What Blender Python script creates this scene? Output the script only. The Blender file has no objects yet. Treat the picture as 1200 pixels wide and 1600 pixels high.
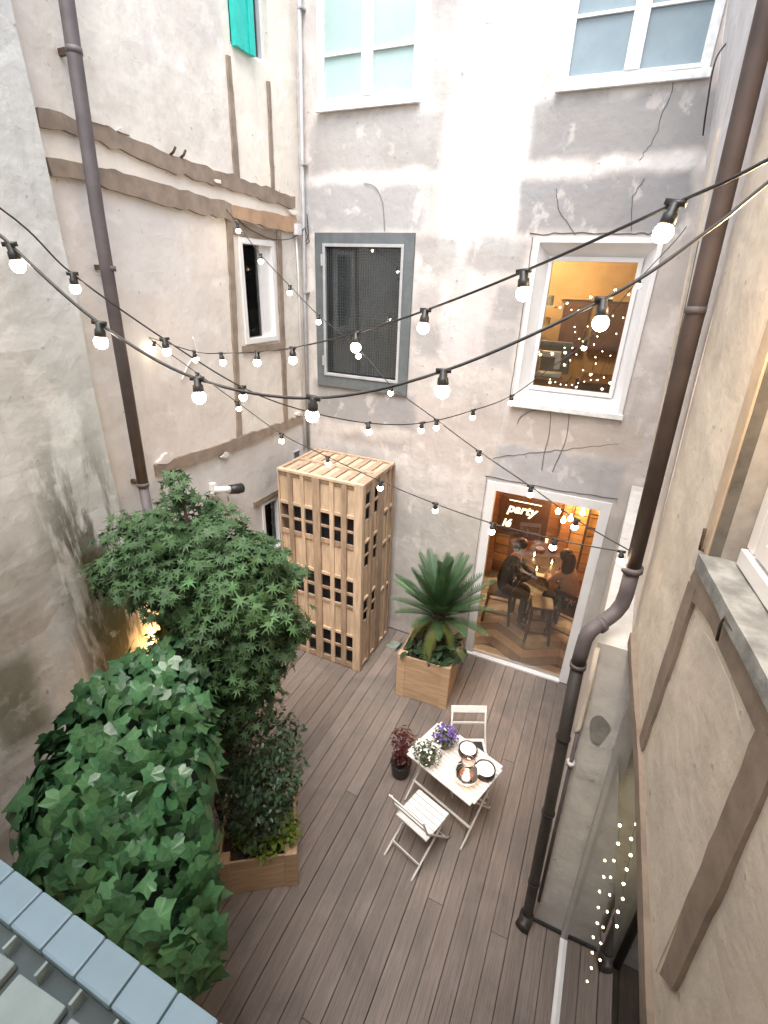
import bpy, math, random
from mathutils import Vector, Matrix, noise
random.seed(7)
R = math.radians
S = bpy.context.scene
COL = S.collection

# ------------------------------------------------------------------ camera, world, light
RC = ((0.9078931614705543, 0.41770191054895756, 0.035427690847038534),
      (0.2070136037101781, -0.3732508416855534, -0.9043390830103224),
      (-0.3645207473298711, 0.828377283068999, -0.4253418644588081))
cd = bpy.data.cameras.new('camera')
cam = bpy.data.objects.new('camera', cd)
COL.objects.link(cam)
rot = Matrix((RC[0], [-v for v in RC[1]], [-v for v in RC[2]])).transposed()
cam.matrix_world = Matrix.Translation((0, 0, 5.2)) @ rot.to_4x4()
cd.sensor_fit = 'VERTICAL'
cd.sensor_height = 24.0
cd.lens = 24.0 * 773 / 1600
cd.clip_start = 0.02
cd.clip_end = 500
S.camera = cam

w = bpy.data.worlds.new("World")
S.world = w
w.use_nodes = True
wn = w.node_tree.nodes
wl = w.node_tree.links
bg = wn['Background']
sky = wn.new('ShaderNodeTexSky')
sky.sky_type = 'NISHITA'
sky.sun_disc = False
sky.sun_elevation = R(68)
sky.sun_rotation = R(170)
sky.dust_density = 4.0
hs = wn.new('ShaderNodeHueSaturation')
hs.inputs['Saturation'].default_value = 0.62
wl.new(sky.outputs[0], hs.inputs['Color'])
wl.new(hs.outputs[0], bg.inputs[0])
bg.inputs[1].default_value = 0.15
sd = bpy.data.lights.new('sun', 'SUN')
sd.energy = 1.05
sd.angle = R(50)
sd.color = (1.0, 0.98, 0.955)
sun = bpy.data.objects.new('sun', sd)
COL.objects.link(sun)
sun.rotation_euler = (R(24), R(4), 0)
S.view_settings.view_transform = 'Standard'
S.view_settings.look = 'None'
S.view_settings.exposure = 1.84
S.view_settings.gamma = 1.0
S.view_settings.use_curve_mapping = False
S.render.engine = 'CYCLES'
S.cycles.use_denoising = True
S.cycles.max_bounces = 7
S.cycles.diffuse_bounces = 5
S.cycles.transparent_max_bounces = 12
S.cycles.sample_clamp_indirect = 4.0
S.cycles.caustics_reflective = False
S.cycles.caustics_refractive = False

# ------------------------------------------------------------------ materials
def nodes_of(name):
    m = bpy.data.materials.new(name)
    m.use_nodes = True
    nt = m.node_tree
    return m, nt, nt.nodes, nt.links, nt.nodes['Principled BSDF']

def ramp_mix(nt, fac, a, b):
    mx = nt.nodes.new('ShaderNodeMix')
    mx.data_type = 'RGBA'
    if hasattr(fac, 'links') or hasattr(fac, 'is_linked'):
        nt.links.new(fac, mx.inputs['Factor'])
    else:
        mx.inputs['Factor'].default_value = fac
    for s, v in (('A', a), ('B', b)):
        if isinstance(v, (tuple, list)):
            mx.inputs[s if False else (6 if s == 'A' else 7)].default_value = (*v[:3], 1)
        else:
            nt.links.new(v, mx.inputs[6 if s == 'A' else 7])
    return mx.outputs[2]

def maprange(nt, val, a, b, c=0.0, d=1.0, smooth=True):
    n = nt.nodes.new('ShaderNodeMapRange')
    n.interpolation_type = 'SMOOTHSTEP' if smooth else 'LINEAR'
    nt.links.new(val, n.inputs[0])
    n.inputs[1].default_value = a
    n.inputs[2].default_value = b
    n.inputs[3].default_value = c
    n.inputs[4].default_value = d
    return n.outputs[0]

def noise_tex(nt, vec, scale, detail=5, rough=0.6, dist=0.0, stretch=None):
    n = nt.nodes.new('ShaderNodeTexNoise')
    n.inputs['Scale'].default_value = scale
    n.inputs['Detail'].default_value = detail
    n.inputs['Roughness'].default_value = rough
    n.inputs['Distortion'].default_value = dist
    if stretch:
        mp = nt.nodes.new('ShaderNodeMapping')
        mp.inputs['Scale'].default_value = stretch
        nt.links.new(vec, mp.inputs[0])
        vec = mp.outputs[0]
    nt.links.new(vec, n.inputs['Vector'])
    return n.outputs[0]

def mathn(nt, op, a, b=None):
    n = nt.nodes.new('ShaderNodeMath')
    n.operation = op
    for i, v in enumerate((a, b)):
        if v is None:
            continue
        if isinstance(v, (int, float)):
            n.inputs[i].default_value = v
        else:
            nt.links.new(v, n.inputs[i])
    return n.outputs[0]

def world_pos(nt):
    return nt.nodes.new('ShaderNodeNewGeometry').outputs['Position']

def obj_pos(nt):
    return nt.nodes.new('ShaderNodeTexCoord').outputs['Object']

def bump(nt, bsdf, h, strength=0.3, dist=0.02, chain=None):
    b = nt.nodes.new('ShaderNodeBump')
    b.inputs['Strength'].default_value = strength
    b.inputs['Distance'].default_value = dist
    nt.links.new(h, b.inputs['Height'])
    if chain is not None:
        nt.links.new(chain, b.inputs['Normal'])
    nt.links.new(b.outputs[0], bsdf.inputs['Normal'])
    return b.outputs[0]

def plain(name, col, rough=0.5, var=0.12, scale=12, metal=0.0, bmp=0.15, stretch=None, coat=0.0, rnd=0.0):
    m, nt, ns, lk, b = nodes_of(name)
    p = obj_pos(nt)
    f = noise_tex(nt, p, scale, stretch=stretch)
    f = maprange(nt, f, 0.3, 0.7)
    c = ramp_mix(nt, f, tuple(v * (1 - var) for v in col), tuple(min(1, v * (1 + var)) for v in col))
    if rnd:
        oi = ns.new('ShaderNodeObjectInfo')
        f2 = maprange(nt, oi.outputs['Random'], 0, 1, 1 - rnd, 1 + rnd, False)
        hv = ns.new('ShaderNodeHueSaturation')
        lk.new(f2, hv.inputs['Value'])
        lk.new(c, hv.inputs['Color'])
        c = hv.outputs[0]
    lk.new(c, b.inputs['Base Color'])
    b.inputs['Roughness'].default_value = rough
    b.inputs['Metallic'].default_value = metal
    if coat:
        b.inputs['Coat Weight'].default_value = coat
    if bmp:
        bump(nt, b, noise_tex(nt, p, scale * 6, stretch=stretch), bmp, 0.004)
    return m

def emit(name, col, strength):
    m, nt, ns, lk, b = nodes_of(name)
    b.inputs['Base Color'].default_value = (0.8, 0.8, 0.78, 1)
    b.inputs['Emission Color'].default_value = (*col, 1)
    b.inputs['Emission Strength'].default_value = strength
    return m

def glass(name, tint=(0.9, 0.95, 0.95), refl=0.12, trans=1.0):
    m, nt, ns, lk, b = nodes_of(name)
    out = ns['Material Output']
    tr = ns.new('ShaderNodeBsdfTransparent')
    tr.inputs[0].default_value = (*tint, 1)
    gl = ns.new('ShaderNodeBsdfGlossy')
    gl.inputs['Roughness'].default_value = 0.02
    fr = ns.new('ShaderNodeFresnel')
    fr.inputs[0].default_value = 1.5
    f = mathn(nt, 'ADD', mathn(nt, 'MULTIPLY', fr.outputs[0], 1.3), refl * 0.3)
    mx = ns.new('ShaderNodeMixShader')
    lk.new(f, mx.inputs[0])
    lk.new(tr.outputs[0], mx.inputs[1])
    lk.new(gl.outputs[0], mx.inputs[2])
    lk.new(mx.outputs[0], out.inputs[0])
    return m

def wall_mat(name, base, dark, patches=(), axis='xz', warp=0.05, mottling=0.8, stains=None, grime=None):
    """aged plaster: two tones of mottling, hand patched rectangles, optional vertical streaks of moss"""
    m, nt, ns, lk, b = nodes_of(name)
    p = world_pos(nt)
    f = maprange(nt, noise_tex(nt, p, 1.1, 6, 0.62, 0.5), 0.36, 0.68)
    f = mathn(nt, 'MULTIPLY', f, mottling)
    c = ramp_mix(nt, f, base, dark)
    f2 = maprange(nt, noise_tex(nt, p, 5.5, 7, 0.7), 0.46, 0.66)
    c = ramp_mix(nt, mathn(nt, 'MULTIPLY', f2, 0.32), c, tuple(v * 0.66 for v in base))
    # warped coordinates for the patches
    nv = ns.new('ShaderNodeTexNoise')
    nv.inputs['Scale'].default_value = 3.0
    nv.inputs['Detail'].default_value = 5
    lk.new(p, nv.inputs['Vector'])
    vs = ns.new('ShaderNodeVectorMath'); vs.operation = 'SUBTRACT'
    lk.new(nv.outputs['Color'], vs.inputs[0]); vs.inputs[1].default_value = (0.5, 0.5, 0.5)
    vm = ns.new('ShaderNodeVectorMath'); vm.operation = 'SCALE'
    lk.new(vs.outputs[0], vm.inputs[0]); vm.inputs['Scale'].default_value = warp * 4
    va = ns.new('ShaderNodeVectorMath'); va.operation = 'ADD'
    lk.new(p, va.inputs[0]); lk.new(vm.outputs[0], va.inputs[1])
    wp = va.outputs[0]
    for (a0, a1, z0, z1, colr, stren, soft) in patches:
        cx, cz = (a0 + a1) / 2, (z0 + z1) / 2
        hx, hz = abs(a1 - a0) / 2, abs(z1 - z0) / 2
        s1 = ns.new('ShaderNodeVectorMath'); s1.operation = 'SUBTRACT'
        lk.new(wp, s1.inputs[0])
        s1.inputs[1].default_value = (cx, 0, cz) if axis == 'xz' else (0, cx, cz)
        s2 = ns.new('ShaderNodeVectorMath'); s2.operation = 'ABSOLUTE'
        lk.new(s1.outputs[0], s2.inputs[0])
        s3 = ns.new('ShaderNodeVectorMath'); s3.operation = 'SUBTRACT'
        lk.new(s2.outputs[0], s3.inputs[0])
        s3.inputs[1].default_value = (hx, 99, hz) if axis == 'xz' else (99, hx, hz)
        sp = ns.new('ShaderNodeSeparateXYZ')
        lk.new(s3.outputs[0], sp.inputs[0])
        mx = mathn(nt, 'MAXIMUM', sp.outputs[0 if axis == 'xz' else 1], sp.outputs[2])
        fac = maprange(nt, mx, soft, -soft, 0, stren)
        c = ramp_mix(nt, fac, c, colr)
    if stains:
        (y0, y1, z0, z1, colr, stren) = stains
        sp = ns.new('ShaderNodeSeparateXYZ')
        lk.new(p, sp.inputs[0])
        st = noise_tex(nt, p, 2.2, 6, 0.65, 0.3, stretch=(1, 1.6, 0.35))
        st = maprange(nt, st, 0.42, 0.52)
        a = maprange(nt, sp.outputs[1], y0, y0 + 0.35)
        a2 = maprange(nt, sp.outputs[1], y1, y1 - 0.25)
        bz = maprange(nt, sp.outputs[2], z1, z0)
        fac = mathn(nt, 'MULTIPLY', mathn(nt, 'MULTIPLY', a, a2), mathn(nt, 'MULTIPLY', st, bz))
        c = ramp_mix(nt, mathn(nt, 'MULTIPLY', fac, stren), c, colr)
    mo = maprange(nt, noise_tex(nt, p, 1.9, 7, 0.68, 0.8), 0.44, 0.62)
    c = ramp_mix(nt, mathn(nt, 'MULTIPLY', mo, 0.30 if name != 'left_plaster' else 0.16), c, tuple(v * 0.55 for v in base))
    mo2 = maprange(nt, noise_tex(nt, p, 3.3, 6, 0.6, 0.3, stretch=(1.3, 0.8, 1.0)), 0.56, 0.66)
    c = ramp_mix(nt, mathn(nt, 'MULTIPLY', mo2, 0.35), c, tuple(min(0.85, v * 1.25) for v in base))
    # streaks of dirt running down
    st = noise_tex(nt, p, 7.0, 6, 0.6, 0.0, stretch=(1, 1, 0.12))
    st = maprange(nt, st, 0.52, 0.75)
    c = ramp_mix(nt, mathn(nt, 'MULTIPLY', st, 0.3 if grime is None else grime), c, tuple(v * 0.5 for v in base))
    # pits and hairline cracks
    sp2 = maprange(nt, noise_tex(nt, p, 16, 3, 0.5), 0.70, 0.74)
    c = ramp_mix(nt, mathn(nt, 'MULTIPLY', sp2, 0.55), c, tuple(v * 0.4 for v in dark))
    lk.new(c, b.inputs['Base Color'])
    b.inputs['Roughness'].default_value = 0.92
    n1 = bump(nt, b, noise_tex(nt, p, 2.0, 6, 0.55, 0.0), 0.35, 0.08)
    n2 = bump(nt, b, noise_tex(nt, p, 11, 6, 0.6), 0.28, 0.014, n1)
    bump(nt, b, noise_tex(nt, p, 70, 4, 0.6), 0.22, 0.004, n2)
    return m

GREY = (0.275, 0.275, 0.275)
WHITE = (0.78, 0.775, 0.76)
WARMP = (0.46, 0.40, 0.37)
BACKP = [
    (-2.14, -1.22, 5.5, 9.5, WHITE, 0.9, 0.07), (-4.3, 0.9, 6.2, 6.31, WHITE, 0.75, 0.05),
    (-1.55, 0.0, 6.72, 6.9, WHITE, 0.45, 0.05),
    (-3.80, -2.2, 6.32, 6.84, GREY, 0.6, 0.06), (-3.95, -2.36, 5.72, 6.18, (0.36, 0.365, 0.375), 0.8, 0.05),
    (-1.24, 0.34, 6.34, 6.82, GREY, 0.85, 0.05), (-1.27, 0.30, 5.70, 6.18, (0.27, 0.275, 0.285), 0.9, 0.05),
    (-2.34, -1.90, 6.9, 7.16, GREY, 0.35, 0.06), (-2.36, -1.72, 7.35, 7.75, GREY, 0.3, 0.06),
    (-2.38, -1.93, 5.30, 5.64, GREY, 0.55, 0.05), (-1.80, -1.12, 5.32, 5.64, GREY, 0.55, 0.05),
    (-2.40, -2.05, 4.85, 5.2, GREY, 0.5, 0.07), (-1.42, -1.1, 4.8, 5.2, GREY, 0.6, 0.06),
    (-2.35, -1.88, 4.35, 4.72, GREY, 0.6, 0.06), (-1.7, -1.12, 4.3, 4.78, GREY, 0.55, 0.07),
    (-2.02, -1.46, 4.3, 5.3, (0.62, 0.58, 0.57), 0.8, 0.06),
    (-3.84, -2.28, 3.34, 3.86, (0.27, 0.27, 0.275), 0.85, 0.06), (-3.4, -2.3, 3.05, 3.2, (0.22, 0.2, 0.19), 0.5, 0.09),
    (-2.3, -1.2, 2.9, 3.85, (0.52, 0.45, 0.41), 0.6, 0.12),
    (-1.18, 0.36, 2.88, 3.38, (0.42, 0.42, 0.44), 0.8, 0.05), (-1.1, 0.4, 3.42, 3.84, (0.52, 0.45, 0.40), 0.7, 0.05),
    (-2.45, -1.2, 0.2, 2.3, (0.36, 0.36, 0.33), 0.55, 0.12),
    (0.3, 0.8, 0.0, 2.7, (0.38, 0.36, 0.33), 0.6, 0.05),
]
M = {}
M['back'] = wall_mat('back_plaster', (0.68, 0.635, 0.60), (0.50, 0.465, 0.44), BACKP, 'xz')
M['left'] = wall_mat('left_plaster', (0.82, 0.79, 0.72), (0.64, 0.59, 0.54),
                     [(4.9, 6.2, 5.9, 9.5, (0.85, 0.80, 0.70), 0.7, 0.05),
                      (2.7, 6.2, 5.86, 6.1, (0.86, 0.80, 0.72), 0.8, 0.04),
                      (2.8, 4.6, 3.35, 5.8, (0.70, 0.64, 0.60), 0.7, 0.12),
                      (3.1, 4.0, 5.0, 5.7, (0.66, 0.66, 0.65), 0.6, 0.2),
                      (3.9, 4.35, 4.3, 5.1, (0.72, 0.69, 0.66), 0.6, 0.12),
                      (2.8, 6.2, 0, 3.3, (0.60, 0.59, 0.58), 0.9, 0.06)], 'yz', grime=0.18)
M['front_left'] = wall_mat('stained_plaster', (0.69, 0.68, 0.64), (0.55, 0.53, 0.49),
                           [(2.35, 3.0, 3.2, 9, (0.52, 0.55, 0.54), 0.6, 0.2), (1.2, 1.9, 2.2, 4.3, (0.56, 0.52, 0.47), 0.5, 0.3),
                            (1.5, 2.1, 3.2, 6.3, (0.66, 0.64, 0.60), 0.5, 0.3), (1.3, 1.72, 1.5, 2.35, (0.13, 0.13, 0.06), 0.75, 0.10), (2.2, 2.62, 1.3, 2.9, (0.10, 0.10, 0.05), 0.75, 0.12)],
                           'yz', stains=(1.95, 2.88, 2.9, 4.5, (0.06, 0.062, 0.028), 1.0), grime=0.35)
M['near'] = wall_mat('cream_plaster', (0.68, 0.61, 0.51), (0.60, 0.53, 0.445), [], 'yz', mottling=0.5, grime=0.03)
M['side'] = wall_mat('side_plaster', (0.66, 0.61, 0.57), (0.54, 0.50, 0.47),
                     [(3.0, 6.2, 5.9, 9, (0.62, 0.61, 0.62), 0.8, 0.15)], 'yz', grime=0.15)
M['block'] = wall_mat('grey_render', (0.68, 0.66, 0.62), (0.58, 0.56, 0.53),
                      [(0.3, 0.62, 2.35, 2.7, (0.2, 0.19, 0.18), 0.0, 0.05), (0.36, 0.9, 0.0, 0.35, (0.36, 0.34, 0.32), 0.5, 0.15)], 'xz', grime=0.25)
M['beam'] = plain('painted_beam', (0.27, 0.215, 0.17), 0.85, 0.2, 6, bmp=0.4)
M['beam_new'] = plain('ochre_beam', (0.42, 0.28, 0.18), 0.8, 0.15, 6, bmp=0.4)
M['ochre'] = plain('ochre_plaster', (0.46, 0.37, 0.27), 0.85, 0.12, 6, bmp=0.3)
M['trim'] = plain('taupe_trim', (0.25, 0.20, 0.155), 0.85, 0.18, 7, bmp=0.35)
M['pvc'] = plain('white_frame', (0.80, 0.80, 0.80), 0.35, 0.04, 4, bmp=0.05)
M['old_white'] = plain('old_white_paint', (0.76, 0.78, 0.77), 0.6, 0.12, 16, bmp=0.5)
M['grey_frame'] = plain('grey_steel', (0.125, 0.145, 0.15), 0.5, 0.12, 8, bmp=0.1)
M['lightgrey'] = plain('light_grey_metal', (0.42, 0.43, 0.44), 0.45, 0.1, 8, bmp=0.1)
M['teal'] = plain('teal_paint', (0.02, 0.52, 0.45), 0.45, 0.1, 10, bmp=0.1)
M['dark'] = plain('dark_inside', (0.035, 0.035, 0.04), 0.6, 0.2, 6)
M['blackp'] = plain('black_plastic', (0.018, 0.018, 0.018), 0.45, 0.1, 20, bmp=0.05)
M['pipe_grey'] = plain('zinc_pipe', (0.125, 0.108, 0.112), 0.62, 0.16, 5, metal=0.2, bmp=0.15)
M['pipe_brown'] = plain('brown_pipe', (0.075, 0.055, 0.048), 0.65, 0.22, 5, metal=0.1, bmp=0.12)
M['pipe_black'] = plain('black_pipe', (0.036, 0.030, 0.027), 0.5, 0.25, 5, bmp=0.12)
M['cable'] = plain('black_cable', (0.022, 0.021, 0.020), 0.5, 0.1, 30, bmp=0)
M['wire'] = plain('grey_wire', (0.16, 0.16, 0.16), 0.6, 0.1, 30, bmp=0)
M['crack'] = plain('crack_dirt', (0.10, 0.09, 0.085), 0.95, 0.3, 20, bmp=0)
M['conduit'] = plain('white_conduit', (0.72, 0.72, 0.72), 0.5, 0.05, 20, bmp=0.05)
M['pine'] = plain('pine_board', (0.55, 0.42, 0.295), 0.7, 0.16, 7, stretch=(3, 3, 0.5), bmp=0.25, rnd=0.12)
M['pine_dark'] = plain('weathered_batten', (0.36, 0.26, 0.18), 0.75, 0.22, 8, stretch=(3, 3, 0.5), bmp=0.3, rnd=0.22)
M['planter'] = plain('planter_pine', (0.52, 0.36, 0.225), 0.7, 0.16, 5, stretch=(0.6, 0.6, 4), bmp=0.25, rnd=0.10)
M['white_wood'] = plain('white_garden_paint', (0.80, 0.79, 0.765), 0.45, 0.06, 14, bmp=0.1, rnd=0.05)
M['white_metal'] = plain('white_powder_coat', (0.68, 0.66, 0.63), 0.4, 0.05, 14, bmp=0.05)
M['soil'] = plain('soil', (0.035, 0.025, 0.018), 0.95, 0.4, 25, bmp=0.6)
M['bark'] = plain('bark', (0.09, 0.065, 0.045), 0.9, 0.3, 14, stretch=(1, 1, 0.3), bmp=0.6)
M['stone'] = plain('sill_stone', (0.27, 0.28, 0.27), 0.85, 0.35, 9, bmp=0.7)
M['jamb'] = plain('stained_jamb', (0.12, 0.11, 0.095), 0.9, 0.35, 6, bmp=0.5)
M['jamb_light'] = plain('grey_jamb', (0.32, 0.30, 0.27), 0.9, 0.2, 8, bmp=0.3)
M['rust'] = plain('rusty_iron', (0.07, 0.045, 0.03), 0.8, 0.4, 30, bmp=0.4)
M['ledge_tile'] = plain('blue_glazed_tile', (0.21, 0.31, 0.37), 0.4, 0.1, 3, bmp=0.1, rnd=0.05)  # the sky's bluish reflection is put into the tile colour
M['ledge_pale'] = plain('pale_board', (0.27, 0.34, 0.34), 0.7, 0.15, 5, bmp=0.2, rnd=0.12)
M['ledge_dark'] = plain('ledge_base', (0.10, 0.13, 0.13), 0.7, 0.2, 5)
M['deck_sub'] = plain('joist_dark', (0.045, 0.036, 0.03), 0.9, 0.2, 10)
M['glass'] = glass('window_glass')
M['glass_green'] = glass('door_glass', (0.92, 0.95, 0.90), 0.6)
M['bulb'] = emit('lit_globe', (1.0, 0.82, 0.58), 13.0)
M['fairy'] = emit('fairy_light', (1.0, 0.82, 0.5), 8.0)
M['flame'] = emit('candle_flame', (1.0, 0.6, 0.25), 25.0)
M['wax'] = emit('lit_wax', (1.0, 0.93, 0.78), 0.35)
M['sign'] = emit('neon_script', (1.0, 0.72, 0.42), 1.2)

def deck_mat():
    m, nt, ns, lk, b = nodes_of('grooved_decking')
    p = obj_pos(nt)
    oi = ns.new('ShaderNodeObjectInfo')
    off = ns.new('ShaderNodeVectorMath'); off.operation = 'ADD'
    cmb = ns.new('ShaderNodeCombineXYZ')
    lk.new(mathn(nt, 'MULTIPLY', oi.outputs['Random'], 57.0), cmb.inputs[1])
    lk.new(p, off.inputs[0]); lk.new(cmb.outputs[0], off.inputs[1])
    g = noise_tex(nt, off.outputs[0], 9, 6, 0.6, 0.4, stretch=(3.5, 0.35, 1))
    c = ramp_mix(nt, maprange(nt, g, 0.3, 0.72), (0.185, 0.150, 0.128), (0.245, 0.205, 0.180))
    wv = maprange(nt, noise_tex(nt, world_pos(nt), 1.3, 5, 0.6, 0.6), 0.42, 0.66)
    c = ramp_mix(nt, mathn(nt, 'MULTIPLY', wv, 0.55), c, (0.115, 0.106, 0.096))
    wv2 = maprange(nt, noise_tex(nt, world_pos(nt), 3.1, 5, 0.6), 0.55, 0.75)
    c = ramp_mix(nt, mathn(nt, 'MULTIPLY', wv2, 0.35), c, (0.26, 0.235, 0.222))
    hv = ns.new('ShaderNodeHueSaturation')
    lk.new(maprange(nt, oi.outputs['Random'], 0, 1, 0.82, 1.18, False), hv.inputs['Value'])
    lk.new(c, hv.inputs['Color'])
    lk.new(hv.outputs[0], b.inputs['Base Color'])
    lk.new(maprange(nt, wv, 0, 1, 0.5, 0.68, False), b.inputs['Roughness'])
    bump(nt, b, g, 0.25, 0.006)
    return m
M['deck'] = deck_mat()

def leaf_mat(name, a, bcol, rough=0.45, spec=0.5, trans=0.12, stuff=False):
    m, nt, ns, lk, b = nodes_of(name)
    f = maprange(nt, noise_tex(nt, world_pos(nt), 9, 3, 0.6), 0.3, 0.7)
    f2 = maprange(nt, noise_tex(nt, world_pos(nt), 2.0, 2, 0.5), 0.35, 0.65)
    c = ramp_mix(nt, f, a, bcol)
    c = ramp_mix(nt, mathn(nt, 'MULTIPLY', f2, 0.5), c, tuple(v * 0.6 for v in a))
    if not stuff:
        oi = ns.new('ShaderNodeObjectInfo')
        hv = ns.new('ShaderNodeHueSaturation')
        lk.new(maprange(nt, oi.outputs['Random'], 0, 1, 0.7, 1.35, False), hv.inputs['Value'])
        lk.new(maprange(nt, oi.outputs['Random'], 0, 1, 0.485, 0.515, False), hv.inputs['Hue'])
        lk.new(c, hv.inputs['Color'])
        c = hv.outputs[0]
    lk.new(c, b.inputs['Base Color'])
    b.inputs['Roughness'].default_value = rough
    b.inputs['Specular IOR Level'].default_value = spec
    out = ns['Material Output']
    tl = ns.new('ShaderNodeBsdfTranslucent')
    lk.new(c, tl.inputs[0])
    mx = ns.new('ShaderNodeMixShader')
    mx.inputs[0].default_value = trans
    lk.new(b.outputs[0], mx.inputs[1]); lk.new(tl.outputs[0], mx.inputs[2])
    lk.new(mx.outputs[0], out.inputs[0])
    return m
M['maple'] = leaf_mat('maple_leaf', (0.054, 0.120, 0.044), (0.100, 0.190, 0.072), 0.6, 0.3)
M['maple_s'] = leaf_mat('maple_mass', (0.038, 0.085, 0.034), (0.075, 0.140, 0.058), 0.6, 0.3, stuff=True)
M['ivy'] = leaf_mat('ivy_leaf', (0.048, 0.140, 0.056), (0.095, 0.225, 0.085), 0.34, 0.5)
def add_veins(m, lines, col, w_=0.02):
    nt = m.node_tree; b = nt.nodes['Principled BSDF']
    sp = nt.nodes.new('ShaderNodeSeparateXYZ'); nt.links.new(obj_pos(nt), sp.inputs[0])
    ax = mathn(nt, 'ABSOLUTE', sp.outputs[0])
    d = ax
    for (y0, k) in lines:
        e = mathn(nt, 'ABSOLUTE', mathn(nt, 'SUBTRACT', mathn(nt, 'SUBTRACT', sp.outputs[1], y0), mathn(nt, 'MULTIPLY', ax, k)))
        d = mathn(nt, 'MINIMUM', d, e)
    f = maprange(nt, d, w_, w_ * 0.3, 0, 0.28)
    src = b.inputs['Base Color'].links[0].from_socket
    nt.links.new(ramp_mix(nt, f, src, col), b.inputs['Base Color'])
add_veins(M['ivy'], ((0.04, 0.55), (0.30, 0.9)), (0.16, 0.26, 0.13), 0.035)
M['ivy_s'] = leaf_mat('ivy_mass', (0.030, 0.088, 0.038), (0.060, 0.140, 0.058), 0.42, 0.35, stuff=True)  # darker copy of the ivy leaf, shade of the gaps put into its colour
M['shrub'] = leaf_mat('shrub_leaf', (0.034, 0.075, 0.036), (0.065, 0.12, 0.06), 0.4, stuff=True)
M['lime'] = leaf_mat('lime_leaf', (0.12, 0.20, 0.02), (0.20, 0.28, 0.04), 0.5, stuff=True)
M['red'] = leaf_mat('red_leaf', (0.10, 0.022, 0.025), (0.16, 0.045, 0.04), 0.5, stuff=True)
M['palm'] = leaf_mat('palm_leaf', (0.040, 0.095, 0.045), (0.075, 0.14, 0.045), 0.5)
M['palm_b'] = leaf_mat('old_palm_leaf', (0.16, 0.22, 0.05), (0.24, 0.27, 0.08), 0.5)
M['flower_w'] = plain('white_petal', (0.80, 0.80, 0.74), 0.6, 0.08, 40, bmp=0)
M['flower_p'] = plain('purple_petal', (0.17, 0.10, 0.36), 0.6, 0.3, 40, bmp=0)
M['terracotta'] = plain('brown_pot', (0.10, 0.065, 0.045), 0.7, 0.15, 12)

# ------------------------------------------------------------------ mesh helpers
class MB:
    def __init__(s):
        s.v = []; s.f = []
    def add(s, vs, fs):
        o = len(s.v)
        s.v += [tuple(x) for x in vs]
        s.f += [tuple(i + o for i in q) for q in fs]
        return s
    def box(s, x0, x1, y0, y1, z0, z1, mat=None):
        vs = [Vector(q) for q in ((x0, y0, z0), (x1, y0, z0), (x1, y1, z0), (x0, y1, z0), (x0, y0, z1), (x1, y0, z1), (x1, y1, z1), (x0, y1, z1))]
        if mat is not None:
            vs = [mat @ q for q in vs]
        return s.add(vs, [(0, 3, 2, 1), (4, 5, 6, 7), (0, 1, 5, 4), (1, 2, 6, 5), (2, 3, 7, 6), (3, 0, 4, 7)])
    def bar(s, a, b, wd, th, up=(0, 0, 1)):
        a, b = Vector(a), Vector(b)
        d = (b - a)
        L = d.length
        d.normalize()
        u = Vector(up)
        sx = d.cross(u)
        if sx.length < 1e-4:
            sx = d.cross(Vector((1, 0, 0)))
        sx.normalize()
        uz = sx.cross(d)
        m = Matrix((sx, d, uz)).transposed().to_4x4()
        m.translation = a
        return s.box(-wd / 2, wd / 2, 0, L, -th / 2, th / 2, m)
    def tube(s, pts, r, n=8, cap=True):
        pts = [Vector(p) for p in pts]
        rs = r if isinstance(r, (list, tuple)) else [r] * len(pts)
        o = len(s.v)
        prev = None
        for i, p in enumerate(pts):
            t = (pts[min(i + 1, len(pts) - 1)] - pts[max(i - 1, 0)]).normalized()
            if prev is None:
                a = t.cross(Vector((0, 0, 1)))
                if a.length < 0.05:
                    a = t.cross(Vector((1, 0, 0)))
            else:
                a = prev - t * prev.dot(t)
            a.normalize()
            prev = a
            b2 = t.cross(a)
            for k in range(n):
                an = 2 * math.pi * k / n
                s.v.append(tuple(p + (a * math.cos(an) + b2 * math.sin(an)) * rs[i]))
        for i in range(len(pts) - 1):
            for k in range(n):
                k2 = (k + 1) % n
                s.f.append((o + i * n + k, o + i * n + k2, o + (i + 1) * n + k2, o + (i + 1) * n + k))
        if cap:
            s.f.append(tuple(o + k for k in reversed(range(n))))
            e = o + (len(pts) - 1) * n
            s.f.append(tuple(e + k for k in range(n)))
        return s
    def lathe(s, prof, c=(0, 0, 0), n=16, mat=None):
        o = len(s.v)
        for (r, z) in prof:
            for k in range(n):
                an = 2 * math.pi * k / n
                v = Vector((c[0] + r * math.cos(an), c[1] + r * math.sin(an), c[2] + z))
                if mat is not None:
                    v = mat @ v
                s.v.append(tuple(v))
        for i in range(len(prof) - 1):
            for k in range(n):
                k2 = (k + 1) % n
                s.f.append((o + i * n + k, o + i * n + k2, o + (i + 1) * n + k2, o + (i + 1) * n + k))
        s.f.append(tuple(o + k for k in reversed(range(n))))
        e = o + (len(prof) - 1) * n
        s.f.append(tuple(e + k for k in range(n)))
        return s
    def prism(s, poly, d0, d1, axis='y'):
        """poly in the plane, thickness d0..d1 along axis"""
        n = len(poly)
        def P(u, v, d):
            return {'y': (u, d, v), 'x': (d, u, v), 'z': (u, v, d)}[axis]
        vs = [P(u, v, d0) for u, v in poly] + [P(u, v, d1) for u, v in poly]
        fs = [tuple(range(n)), tuple(reversed(range(n, 2 * n)))]
        fs += [(i, n + i, n + (i + 1) % n, (i + 1) % n) for i in range(n)]
        return s.add(vs, fs)

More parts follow.
